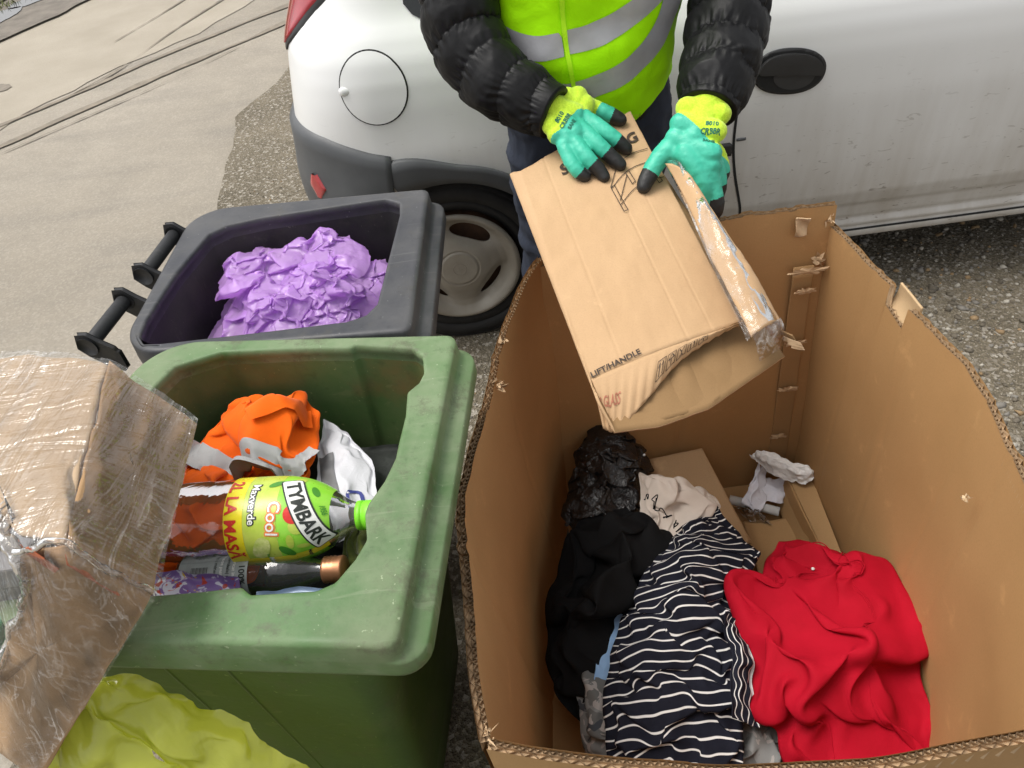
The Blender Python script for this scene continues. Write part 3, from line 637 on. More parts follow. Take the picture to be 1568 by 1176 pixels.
def wall(name, top, bot, nz=10, seed=1, thick=.013, jag=.004, ztop=None, flut=True, inward=(.3, .8), lin=False, creases=()):
    """top/bot: polylines (x,y[,z]); builds inner and outer liner plus a zigzag flute along the torn rim"""
    n = max(30, int(np.sum(np.linalg.norm(np.diff(np.asarray(top)[:, :2], axis=0), axis=1))/.006))
    T = catmull(np.asarray(top, float), n) if not lin else resample(top, n); B = resample(np.asarray(bot, float), n)
    s = np.r_[0, np.cumsum(np.linalg.norm(np.diff(T[:, :2], axis=0), axis=1))]
    q = np.c_[s, np.full(n, seed*3.1), np.zeros(n)]
    T = T.copy(); T[:, 2] += jag*fbm(q, 22, 4, seed)+jag*.6*np.sign(vnoise(q, 60, seed+5))*(vnoise(q, 12, seed+8) > .25)
    fr = np.linspace(0, 1, nz)
    inner = B[None]*(1-fr[:, None, None])+T[None]*fr[:, None, None]
    # soft bulge and crease waves
    tang = np.gradient(T[:, :2], axis=0); tang /= np.linalg.norm(tang, axis=1)[:, None]; nrm = np.c_[tang[:, 1], -tang[:, 0]]
    mid = T[n//2, :2]; 
    if np.dot(nrm[n//2], mid-np.array(inward)) < 0: nrm = -nrm
    w = .006*fbm(np.stack([np.broadcast_to(s, (nz, n)), np.broadcast_to(fr[:, None], (nz, n)), np.full((nz, n), seed)], -1), 3.2, 3, seed)
    for c0 in creases: w = w+.0030*np.exp(-((s[None]-c0*s[-1]-.02*np.sin(fr*3)[:, None])/.006)**2)
    inner[..., :2] += nrm[None]*w[..., None]
    outer = inner.copy(); outer[..., :2] += nrm[None]*thick
    gridmesh('inner_liner', inner, M_KIN, wl := wall_root(name, T))
    oo = outer.copy(); oo[-1, :, 2] += .003*vnoise(q, 40, seed+3)
    gridmesh('outer_liner', oo, M_KOUT, wl)
    if flut:
        top_i = inner[-1]; k = int(s[-1]/.0042); ss = np.linspace(0, s[-1], k)
        def at(arr): return np.stack([np.interp(ss, s, arr[:, j]) for j in range(arr.shape[1])], 1)
        ci, nn = at(top_i), at(nrm)
        for lay, (a, b, fz) in enumerate(((.0006, .0062, 1), (.0066, .0124, 2))):
            ph = np.where((np.arange(k)//fz) % 2 == 0, a, b) if fz == 1 else np.interp(np.arange(k) % 4, [0, 1, 2, 3, 4], [a, (a+b)/2, b, (a+b)/2, a])
            top_ = ci.copy(); top_[:, :2] += nn*ph[:, None]; top_[:, 2] -= .0002+.0008*np.abs(vnoise(np.c_[ss, ss*0, ss*0+lay], 70, seed))
            low = top_.copy(); low[:, 2] -= .03
            stuff(gridmesh('flute', np.stack([top_, low], 0), M_FLUTE, wl))
        md = ci.copy(); md[:, :2] += nn*.0064; md[:, 2] -= .0006; lw = md.copy(); lw[:, 2] -= .03
        gridmesh('middle_liner', np.stack([md, lw], 0), M_KEDGE, wl)
        fl_ = ci.copy(); fl_[:, :2] += nn*.0006; fl_[:, 2] -= .007; f2 = fl_.copy(); f2[:, :2] += nn*.0118
        gridmesh('flute_floor', np.stack([fl_, f2], 0), M_FLUTE, wl)
    return inner
def wall_root(name, T):
    e = bpy.data.objects.new(name, None); e.empty_display_size = .1; COL.objects.link(e); e.parent = box; e.matrix_parent_inverse = Matrix.Translation(box.location).inverted()
    return e
def zz(L, z): return [(x, y, z) for x, y in L]
BL, BR_, FL_, FR_ = (.095, 1.235), (.655, 1.245), (-.070, .36), (.545, .30)
Ltop = [(.092, 1.245, .795), (.045, 1.177, .782), (-.004, 1.032, .778), (-.030, .925, .776), (-.056, .835, .776), (-.080, .733, .778), (-.0890, .663, .779), (-.0900, .587, .780), (-.088, .51, .778), (-.086, .4566, .777), (-.083, .41, .778), (-.0773, .356, .775)]
wall('left_wall', Ltop, [(.115, 1.24, .004), (.03, .95, .004), (-.02, .6, .004), (-.03, .38, .004)], seed=2, jag=.005, creases=(.3, .72))
wall('front_wall', [(-.0775, .357, .774), (-.0057, .335, .771), (.0976, .310, .770), (.1647, .296, .770), (.3012, .286, .770), (.386, .288, .770), (.4914, .293, .771), (.56, .302, .772)], [(-.03, .38, .004), (.3, .33, .004), (.56, .34, .004)], seed=5, jag=.0015)
Rtop = [(.56, .302, .772), (.602, .38, .771), (.637, .445, .770), (.672, .602, .770), (.700, .73, .770), (.7126, .833, .770), (.705, .90, .770)]
Rtop += [(.694, .985, .768), (.6938, .986, .722), (.688, 1.044, .735), (.6879, 1.045, .776), (.680, 1.10, .775), (.668, 1.2, .775), (.658, 1.290, .772)]
wall('right_wall', Rtop, [(.56, .34, .004), (.66, .55, .004), (.685, .9, .004), (.69, 1.1, .004), (.695, 1.25, .004)], seed=8, jag=.002, lin=True, creases=(.36, .47, .66, .8))
wall('back_wall', [(.070, 1.232, .775), (.25, 1.25, .80), (.4363, 1.262, .812), (.55, 1.258, .817), (.665, 1.250, .820)], [(.09, 1.225, .004), (.71, 1.225, .004)], seed=14, jag=.003, creases=(.25, .55))
# folded-out flap in the notch of the right wall, lap joint strip with staple tears, torn tab, floor
def slab(name, pts, m, parent, th=.006, nv=(0, 0, 1), n=24, bend=None, seed=0):
    P = np.asarray(pts, float); a, b, c, d = P; u = np.linspace(0, 1, n)[:, None, None]; v = np.linspace(0, 1, n)[None, :, None]
    G = a*(1-u)*(1-v)+b*u*(1-v)+c*u*v+d*(1-u)*v
    nn = np.cross(b-a, d-a); nn /= np.linalg.norm(nn)
    h = bend(u[..., 0], v[..., 0]) if bend else 0
    G = G+nn*(h+.0012*fbm(G, 18, 3, seed))[..., None]
    o = gridmesh(name, G, m, parent); solid(o, th, 0); return o
slab('torn_flap', [(.6965, .978, .712), (.693, 1.050, .722), (.708, 1.052, .774), (.713, .982, .770)], kraft('kraft_pale', (.56, .40, .24), (.48, .33, .18)), box, .004, seed=3, bend=lambda u, v: .006*np.sin(v*3)+0*u)
def strip_z(u, v): return .0015*np.sin(u*40)
slab('lap_strip', [(.622, 1.224, .03), (.668, 1.226, .03), (.622+.02, 1.246, .69), (.578+.02, 1.243, .69)][:2]+[(.640, 1.243, .69), (.598, 1.242, .69)], M_KOUT, box, .003, seed=4)
for k, zz_ in enumerate((.20, .36, .50, .64, .69)):   # scuffed tears on the strip
    x0 = .62-.012*zz_; y0 = 1.2345+.014*zz_-.012
    rg = np.random.default_rng(k); m_ = 26; a = np.linspace(0, 2*np.pi, m_, endpoint=False); rr_ = (.012+.012*rg.random(m_))
    V = [(x0+.012+rr_[i]*math.cos(a[i])*(2.0 if k == 4 else 1.2), y0-.004-.004*rg.random(), zz_+rr_[i]*.45*math.sin(a[i])) for i in range(m_)]+[(x0+.012, y0-.008, zz_)]
    mesh('paper_tear', V, [(i, (i+1) % m_, m_) for i in range(m_)], M_KEDGE, box, flat=True)
slab('torn_tab', [(.588, 1.244, .765), (.612, 1.245, .765), (.612, 1.243, .806), (.586, 1.242, .806)], M_KEDGE, box, .002, seed=6, bend=lambda u, v: .004*np.sin(v*5+u*3))
P_floor = [(.12, 1.225), (.03, .95), (-.02, .6), (-.03, .38), (.3, .33), (.56, .34), (.66, .55), (.685, .9), (.695, 1.225)]
mesh('floor_panel', [(x, y, .016) for x, y in P_floor], [tuple(range(len(P_floor)))], M_KIN, box, flat=True)
# frayed corner tufts on the left wall and a puncture tear on the right wall
def fray(name, c, n, s, seed, m, parent, dirs=None):
    rg = np.random.default_rng(seed); V = []; Fc = []
    for k in range(n):
        p = np.array(c)+rg.normal(0, s*.35, 3); d = rg.normal(0, 1, 3) if dirs is None else np.array(dirs)+rg.normal(0, .6, 3); d /= np.linalg.norm(d); e = np.cross(d, rg.normal(0, 1, 3)); e /= np.linalg.norm(e)
        L_ = s*rg.uniform(.5, 1.4); w = s*rg.uniform(.1, .4); cu = rg.normal(0, .3, 3)*s
        V += [p-e*w, p+e*w, p+d*L_*.6+e*w*.8+cu*.4, p+d*L_*.6-e*w*.7+cu*.4, p+d*L_+cu]; i = 5*k; Fc += [(i, i+1, i+2, i+3), (i+3, i+2, i+4)]
    return stuff(mesh(name, V, Fc, m, parent, flat=True))
fray('torn_fibres', (-.020, .925, .775), 22, .011, 1, M_KEDGE, box, (.6, -.2, .3))
fray('torn_fibres', (-.006, 1.03, .776), 10, .010, 2, M_KEDGE, box, (.5, .3, .4))
fray('torn_fibres', (-.079, .362, .774), 14, .008, 3, M_KEDGE, box, (.4, .3, .2))
fray('torn_fibres', (.645, 1.244, .70), 14, .013, 4, M_KEDGE, box, (.5, -.3, .2))
fray('torn_fibres', (.655, 1.25, .79), 12, .009, 5, M_KEDGE, box, (.2, -.2, .6))
fray('torn_fibres', (.662, .665, .655), 10, .009, 6, kraft('kraft_torn', (.62, .48, .32), (.5, .36, .2)), box, (-.4, .3, .1))
# ------------------------------------------------------------------ carton held by the person
def text2d(s, size=1.0, bold=0.0, res=3, shear=0.0, space=1.0):
    """flat lettering: vertices (centred on 0 height, starting at x=0) and faces"""
    c = bpy.data.curves.new('lettering', 'FONT'); c.body = s; c.size = size; c.resolution_u = res; c.offset = bold; c.shear = shear; c.space_character = space
    o = bpy.data.objects.new('lettering', c); COL.objects.link(o)
    dg = bpy.context.evaluated_depsgraph_get(); dg.update(); me = bpy.data.meshes.new_from_object(o.evaluated_get(dg))
    V = np.array([v.co[:2] for v in me.vertices]); Fc = [tuple(p.vertices) for p in me.polygons]
    bpy.data.objects.remove(o); bpy.data.curves.remove(c); bpy.data.meshes.remove(me)
    return V, Fc
def subdiv2d(V, Fc, k):
    """split flat lettering with grid lines so that it can bend"""
    bm = bmesh.new(); vs = [bm.verts.new((x, y, 0)) for x, y in V]
    for f in Fc:
        try: bm.faces.new([vs[i] for i in f])
        except ValueError: pass
    for ax in (0, 1):
        lo, hi = V[:, ax].min(), V[:, ax].max(); n = int((hi-lo)/k)
        for i in range(1, n+1):
            c = [0, 0, 0]; nn = [0, 0, 0]; c[ax] = lo+(hi-lo)*i/(n+1); nn[ax] = 1
            bmesh.ops.bisect_plane(bm, geom=bm.verts[:]+bm.edges[:]+bm.faces[:], plane_co=c, plane_no=nn)
    bm.verts.index_update(); V2 = np.array([v.co[:2] for v in bm.verts]); F2 = [tuple(v.index for v in f.verts) for f in bm.faces]; bm.free(); return V2, F2
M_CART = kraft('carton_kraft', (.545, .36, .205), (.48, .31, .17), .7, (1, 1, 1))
M_CIN = kraft('carton_inside', (.33, .205, .10), (.24, .145, .065), .8, (1, 1, 1))  # darker than the face: shade inside the mouth put into the colour
M_INK = simple('brown_ink', (.055, .035, .024), .7, .4, 90)
M_RED = simple('red_ink', (.47, .17, .10), .7, .35, 90)
carton = thing('flattened_carton', 'flattened brown carton sleeve with printing, held over the cardboard bin', 'carton', (.25, 1.15, .72))
A0, T0, B0, C0 = [np.array(p) for p in ((.0705, 1.3688, .915), (.3106, 1.4912, .95), (.3949, .9692, .80), (.126, .8838, .80))]
NRM = np.array([0, -.276, .961])
def topface(s, t):
    s = np.asarray(s, float)[..., None]; t = np.asarray(t, float)[..., None]
    p = A0*(1-s)*(1-t)+T0*s*(1-t)+B0*s*t+C0*(1-s)*t
    bulge = .010*np.sin(np.pi*np.clip(s, 0, 1))*(.3+.7*np.clip(t, 0, 1))-.0011*(np.exp(-((s-.20)/.006)**2)+np.exp(-((s-.63)/.006)**2)+.8*np.exp(-((s-.80)/.005)**2))
    return p+NRM*bulge
nt, ns = 60, 120
tt = np.linspace(0, 1, nt); sidx = np.linspace(0, 1, ns)
TG = topface(*np.meshgrid(np.linspace(1, 0, ns), tt))     # rows: t, columns right to left
# left edge then the lower panel
def poly_at(t):
    e0 = np.array([(.0705, 1.3688, .915), (.0560, 1.380, .909), (.0500, 1.3856, .900), (.07, 1.39, .888), (.3062, 1.5016, .925)])
    e1 = np.array([(.126, .8838, .80), (.1265, .858, .796), (.1295, .8388, .785), (0.1477, 0.8045, 0.7520), (0.2206, 0.8077, 0.7480), (0.3057, 0.8341, 0.7450), (0.4627, 0.9354, 0.7400)])
    e0 = np.vstack([e0[:4], e0[3]*.66+e0[4]*.34, e0[3]*.33+e0[4]*.67, e0[4]])
    tt_ = t; return e0*(1-tt_)+e1*tt_
LG = []
for t in tt:
    q = poly_at(t); LG.append(np.vstack([catmull(q[:4], 16), resample(q[3:], 40)[1:]]))
LG = np.array(LG)
sheet_g = np.concatenate([TG, LG[:, 1:]], 1)
q = sheet_g.reshape(-1, 3); sheet_g = (q+NRM*(.0012*fbm(q, 30, 3, 4)+.0010*vnoise(np.c_[q[:, 0]*90, q[:, 1]*6, q[:, 2]*0], 1, 3)*(np.arange(len(q)) % sheet_g.shape[1] > ns))[:, None]).reshape(sheet_g.shape)
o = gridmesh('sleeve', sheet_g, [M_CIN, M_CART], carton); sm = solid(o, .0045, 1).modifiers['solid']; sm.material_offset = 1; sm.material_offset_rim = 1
# bent lip below the printed face
lip0 = np.array([topface(np.array(s), np.array(1.0)) for s in np.linspace(0, 1, 50)])
lp = catmull([(.1330, .8188, .750), (.1560, .8128, .750), (.2108, .8505, .772), (.2748, .9089, .786), (.34, .945, .795), (.3949, .9680, .800)], 50)
G = []
for k in np.linspace(0, 1, 14):
    p = lip0*(1-k)+lp*k; p = p+NRM[None]*(.006*np.sin(np.pi*k)+.0030*np.sin(np.linspace(0, 95, 50))*k)[:, None]; G.append(p)
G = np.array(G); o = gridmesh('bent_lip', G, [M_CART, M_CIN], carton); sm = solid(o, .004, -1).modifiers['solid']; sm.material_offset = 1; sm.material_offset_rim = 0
def lipface(s, k):
    i = np.clip(s, 0, 1)*49; j = np.clip(k, 0, 1)*13; i0 = np.minimum(i.astype(int), 48); j0 = np.minimum(j.astype(int), 12); fi = (i-i0)[:, None]; fj = (j-j0)[:, None]
    return G[j0, i0]*(1-fi)*(1-fj)+G[j0, i0+1]*fi*(1-fj)+G[j0+1, i0]*(1-fi)*fj+G[j0+1, i0+1]*fi*fj
# inner crumpled folds seen in the mouth
for k, (s0, s1, dz) in enumerate(((.16, .40, .018), (.34, .52, .024), (.50, .78, .020))):
    m0 = np.array([(0.1477, 0.8045, 0.7520), (0.2206, 0.8077, 0.7480), (0.3057, 0.8341, 0.7450), (0.4627, 0.9354, 0.7400)])
    r = resample(m0, 100); a = r[int(s0*99)]+(0, .004, .004); b = r[int(s1*99)]+(0, .004, .004)
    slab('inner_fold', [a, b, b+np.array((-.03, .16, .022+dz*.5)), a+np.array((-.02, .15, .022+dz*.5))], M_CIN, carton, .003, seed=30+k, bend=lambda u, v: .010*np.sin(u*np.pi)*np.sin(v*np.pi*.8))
def print_on(name, V, Fc, s0, t0, m, W=.277, H=.52, rot=0.0, face=None, off=.0026):
    V, Fc = subdiv2d(V, Fc, .03)
    c, sn = math.cos(R(rot)), math.sin(R(rot)); x = V[:, 0]*c-V[:, 1]*sn; y = V[:, 0]*sn+V[:, 1]*c
    P = (face or topface)(s0+x/W, t0-y/H)+NRM*off
    return mesh(name, P, Fc, m, carton, flat=True)
print_on('lettering', *text2d('SK', .040, .0008), .285, .137, M_INK)
print_on('lettering', *text2d('O G', .036, .0008), .715, .150, M_INK)
print_on('lettering', *text2d('LIFT/HANDLE', .0150, .0004), .004, 1.0, M_INK, rot=4)
V_, F_ = text2d('M GLASS', .0150, .0002)
V_, F_ = subdiv2d(V_, F_, .02)
mesh('lettering', lipface(.0+V_[:, 0]/.29, .62-V_[:, 1]/.055)+NRM*.0016, F_, M_RED, carton, flat=True)
# line drawing of a frame with two arched rails
def line2d(p, w=.0016):
    p = np.asarray(p, float); T = np.gradient(p, axis=0); T /= np.linalg.norm(T, axis=1)[:, None]; N = np.c_[-T[:, 1], T[:, 0]]
    return np.vstack([p+N*w/2, p-N*w/2]), [(i, i+1, len(p)+i+1, len(p)+i) for i in range(len(p)-1)]
def draw(pts, w=.0017, curve=True, n=20):
    P = catmull(pts, n) if curve and len(pts) > 2 else resample(pts, n)
    V, Fc = line2d(np.c_[P[:, 0]*.277, -P[:, 1]*.52], w)
    mesh('drawn_line', topface(V[:, 0]/.277, -V[:, 1]/.52)+NRM*.0026, Fc, M_INK, carton, flat=True)
for p in ([(.585, .300), (.60, .427), (.632, .427), (.617, .300)], ):
    for a, b in zip(p, p[1:]+p[:1]): draw([a, b])
draw([(.585, .300), (.70, .222), (.83, .196), (.98, .205)]); draw([(.588, .305), (.72, .268), (.83, .258), (.99, .268)]); draw([(.60, .392), (.74, .352), (.86, .342), (.99, .355)])
draw([(.607, .375), (.735, .280)]); draw([(.735, .268), (.745, .326)]); draw([(.765, .265), (.775, .322)]); draw([(.745, .326), (.775, .322)]); draw([(.70, .222), (.71, .229)])
for s_ in (.77, .93): 
    for a, b in (((s_, .350), (s_+.005, .372)), ((s_+.03, .346), (s_+.035, .368)), ((s_+.005, .372), (s_+.035, .368))): draw([a, b])
# handling symbols on the lip
def icons(face, s0, k0, m, n, w, h, gap, su, sk, m_=None):
    """small boxed handling symbols, sizes in metres; su, sk = metres per unit of the face's two parameters"""
    for i in range(n):
        x0 = i*(w+gap)
        def d(pts, ww=.0009):
            V, Fc = line2d(resample(np.asarray(pts)*[w, h], 8), ww); mesh('symbol_line', face(s0+(x0+V[:, 0])/su, k0-V[:, 1]/sk), Fc, m, carton, flat=True)
        for a, b in (((0, 0), (1, 0)), ((1, 0), (1, 1)), ((1, 1), (0, 1)), ((0, 1), (0, 0))): d([a, b])
        for a, b in ([((.3, .1), (.3, .8)), ((.7, .1), (.7, .8)), ((.15, .6), (.3, .85)), ((.55, .6), (.7, .85))], [((.5, .1), (.5, .6)), ((.15, .55), (.5, .9)), ((.85, .55), (.5, .9)), ((.15, .55), (.85, .55))], [((.3, .15), (.7, .15)), ((.5, .15), (.5, .45)), ((.2, .85), (.5, .45)), ((.8, .85), (.5, .45))])[i % 3]: d([a, b], .0013)
icons(lambda s, k: lipface(s, k)+NRM*.0018, .44, .80, M_INK, 5, .015, .017, .004, .285, .036)
# narrow flap along the right edge, wrapped in clear film
PL = catmull([(.337, 1.285, .932), (.3511, 1.1476, .905), (.3653, 1.0234, .865), (.3875, .908, .815)], 50); PR = catmull([(.3607, 1.205, .935), (.3906, 1.0853, .9), (.4167, 1.0119, .86), (.4472, .9459, .81)], 50)
G2 = []
for k in np.linspace(0, 1, 16):
    p = PL*(1-k)+PR*k; p = p+NRM[None]*((.006+.010*np.sin(np.pi*k))+.0015*fbm(p, 60, 3, 7)+.003*np.sin(np.linspace(0, 9, 50)+k*2))[:, None]; G2.append(p)
for kk in (.0, .5, 1.0): G2.append(PR+np.array((.004, -.003, -.012-.022*kk))[None])
G2 = np.array(G2)
gridmesh('edge_flap', G2, M_CART, carton).modifiers.new('solid', 'SOLIDIFY').thickness = .004
def flapface(s, k):
    i = np.clip(s, 0, 1)*49; j = np.clip(k, 0, 1)*15; i0 = np.minimum(i.astype(int), 48); j0 = np.minimum(j.astype(int), 14); fi = (i-i0)[:, None]; fj = (j-j0)[:, None]
    return G2[j0, i0]*(1-fi)*(1-fj)+G2[j0, i0+1]*fi*(1-fj)+G2[j0+1, i0]*(1-fi)*fj+G2[j0+1, i0+1]*fi*fj
V_, F_ = text2d('NOM GLASS', .020, .0005); V_, F_ = subdiv2d(V_, F_, .012)
mesh('lettering', flapface(.10+V_[:, 0]/.33, .88-V_[:, 1]/.062)+NRM*.0035, F_, M_RED, carton, flat=True)
icons(lambda s, k: flapface(s, k)+NRM*.0035, .50, .96, M_INK, 6, .019, .019, .004, .36, .062)
def film_mat(name, tint=(1, 1, 1), gloss=.35, milk=.12, bs=120):
    t = NT(name); tr = t.n('BsdfTransparent'); tr.inputs[0].default_value = (*tint, 1); gl = t.n('BsdfGlossy'); gl.inputs['Roughness'].default_value = .14; df = t.n('BsdfDiffuse'); df.inputs[0].default_value = (.82, .80, .76, 1)
    nb_ = t.bump(t.noise(bs, 3, .6, dist=.8), .35, .003, t.bump(t.noise(bs*.3, 3), .3, .008)); t.l(nb_, gl.inputs['Normal'])
    fr = t.n('Fresnel'); fr.inputs[0].default_value = 1.35
    m1 = t.n('MixShader'); t.l(t.ramp(t.noise(bs*.35, 5, .7, dist=1.2), .5, .75, (0, 0, 0), (milk*3, milk*3, milk*3)), m1.inputs[0]); t.l(tr.outputs[0], m1.inputs[1]); t.l(df.outputs[0], m1.inputs[2])
    m2 = t.n('MixShader'); t.l(t.math('ADD', t.math('MULTIPLY', fr.outputs[0], 1.2), gloss*.1, True), m2.inputs[0]); t.l(m1.outputs[0], m2.inputs[1]); t.l(gl.outputs[0], m2.inputs[2])
    t.l(m2.outputs[0], t.out.inputs[0]); return t.m
M_FILM = film_mat('clear_film', (1, 1, 1), .2, .05)
F3 = np.array([(1-k)*PL+k*PR for k in np.linspace(-.12, 1.06, 22)]); qq = F3.reshape(-1, 3)
F3 = F3+NRM*(.0225+.0045*ridge(qq*[1, .35, .35], 60, 3, 5)).reshape(F3.shape[:2])[..., None]*np.sin(np.pi*np.linspace(.06, .94, 22))[:, None, None]
gridmesh('film_wrap', F3, M_FILM, carton)
ek = np.linspace(0, 1, 8)[:, None]; e0 = PL[-1]*(1-ek)+PR[-1]*ek
gridmesh('film_end', np.array([e0+NRM*.016, e0+np.array((.004, -.012, .006)), e0+np.array((.008, -.02, -.012)), e0+np.array((.012, -.022, -.028))]), film_mat('film_end_plastic', (.8, .75, .7), .5, .2), carton)
slab('torn_end', [(.452, .945, .795), (.470, .935, .79), (.480, .930, .772), (.462, .940, .770)], M_CIN, carton, .003, seed=9)
for k in range(3): slab('torn_strip', [np.array((.455+.006*k, .935-.004*k, .790-.006*k)), np.array((.478+.004*k, .920, .782-.006*k)), np.array((.482+.004*k, .918, .776-.006*k)), np.array((.455+.006*k, .932-.004*k, .783-.006*k))], M_KEDGE, carton, .0015, seed=10+k, bend=lambda u, v: .008*u*u)
# ------------------------------------------------------------------ person between the car and the cardboard bin
M_SKIN = simple('skin', (.55, .36, .27), .5, .15, 20)
def capsule(path, rad, nv=20, n=None):
    """closed tube with round ends: verts, faces"""
    path = np.asarray(path, float); rad = np.asarray(rad, float)
    if n is None: n = max(8, 5*len(path))
    if len(path) > 2:
        c = catmull(np.c_[path, rad], n); p, r = c[:, :3], c[:, 3]
    else:
        c = resample(np.c_[path, rad], n); p, r = c[:, :3], c[:, 3]
    d0 = (p[0]-p[1])/np.linalg.norm(p[0]-p[1]); d1 = (p[-1]-p[-2])/np.linalg.norm(p[-1]-p[-2])
    a = np.radians([75, 50, 25]); pp = [p[0]+d0*r[0]*math.sin(q) for q in a]+list(p)+[p[-1]+d1*r[-1]*math.sin(q) for q in a[::-1]]
    rr = [r[0]*math.cos(q) for q in a]+list(r)+[r[-1]*math.cos(q) for q in a[::-1]]
    G = tube(np.array(pp), np.array(rr), nv); k = len(pp)
    return G.reshape(-1, 3), gridfaces(k, nv, cv=True)+[tuple(range(nv-1, -1, -1)), tuple((k-1)*nv+j for j in range(nv))]
def ellipsoid(c, r, nu=16, nv=24, rot=None):
    u = np.linspace(.05, np.pi-.05, nu); v = np.linspace(0, 2*np.pi, nv, endpoint=False)
    P = np.stack([np.outer(np.sin(u), np.cos(v))*r[0], np.outer(np.sin(u), np.sin(v))*r[1], np.outer(np.cos(u), np.ones(nv))*r[2]], -1).reshape(-1, 3)
    if rot is not None: P = P @ np.array(rot).T
    return P+np.array(c), gridfaces(nu, nv, cv=True)+[tuple(range(nv-1, -1, -1)), tuple((nu-1)*nv+j for j in range(nv))]
def fused(name, pieces, m, parent, voxel=.003, sm=6, keep=True):
    V, Fc = [], []; k = 0
    for v, f in pieces: V.append(v); Fc += [tuple(i+k for i in q) for q in f]; k += len(v)
    me = bpy.data.meshes.new(name); me.from_pydata(np.vstack(V).tolist(), [], Fc)
    bm = bmesh.new(); bm.from_mesh(me); bmesh.ops.recalc_face_normals(bm, faces=bm.faces[:]); bm.to_mesh(me); bm.free()
    o = obj(name, me, m, parent)
    r = o.modifiers.new('remesh', 'REMESH'); r.mode = 'VOXEL'; r.voxel_size = voxel; r.use_smooth_shade = True
    s = o.modifiers.new('smooth', 'SMOOTH'); s.factor = .5; s.iterations = sm
    applied(o); return o
def setmats(o, mats, fn):
    me = o.data; me.materials.clear()
    for x in mats: me.materials.append(x)
    c = np.zeros(len(me.polygons)*3); me.polygons.foreach_get('center', c); me.polygons.foreach_set('material_index', fn(c.reshape(-1, 3)).astype(np.int32)); me.polygons.foreach_set('use_smooth', [True]*len(me.polygons)); me.update()
PX, PY = .25, 1.665
AL = [(.045, 1.665, 1.37), (.000, 1.64, 1.27), (-.0044, 1.60, 1.165), (.004, 1.565, 1.103), (.046, 1.505, 1.045), (.103, 1.465, 1.011), (.151, 1.428, .995)]
AR = [(.455, 1.665, 1.37), (.515, 1.63, 1.24), (.519, 1.565, 1.110), (.492, 1.49, 1.056), (.455, 1.41, 1.015), (.431, 1.367, .990)]
pieces = [ellipsoid((PX, PY-.015, 1.60), (.072, .092, .112)), ellipsoid((PX, PY-.10, 1.585), (.013, .02, .017)), ellipsoid((PX-.074, PY, 1.60), (.010, .02, .03)), ellipsoid((PX+.074, PY, 1.60), (.010, .02, .03)),
          ellipsoid((PX, PY-.06, 1.54), (.045, .045, .05)), capsule([(PX, PY, 1.40), (PX, PY-.005, 1.54)], [.06, .052]),
          ellipsoid((PX, PY, 1.22), (.165, .10, .22)), capsule([(PX-.17, PY, 1.38), (PX+.17, PY, 1.38)], [.055, .055]), ellipsoid((PX, PY, .97), (.155, .10, .13)),
          capsule(AL, [.05, .05, .045, .042, .036, .028, .018]), capsule(AR, [.05, .05, .045, .042, .03, .018]),
          capsule([(PX-.09, PY, .95), (PX-.10, PY+.01, .5), (PX-.105, PY+.02, .09)], [.075, .055, .04]), capsule([(PX+.09, PY, .95), (PX+.10, PY+.01, .5), (PX+.105, PY+.02, .09)], [.075, .055, .04])]
person = fused('person', pieces, M_SKIN, None, .009, 4)
tag(person, 'person in black padded jacket, lime vest and gloves, bending a carton over the bin', 'person')
for sx in (-1, 1):
    mesh('eye', *ellipsoid((PX+sx*.031, PY-.096, 1.605), (.013, .008, .008)), simple('eye_white', (.6, .58, .55), .3, .3, 40), person)
mesh('mouth', *ellipsoid((PX, PY-.104, 1.553), (.022, .006, .006)), simple('lips', (.42, .16, .14), .5), person)
fused('hair', [ellipsoid((PX, PY+.005, 1.635), (.082, .092, .095)), ellipsoid((PX, PY+.06, 1.57), (.07, .05, .08))], simple('hair_brown', (.04, .025, .015), .6, .4, 60), person, .007, 4)
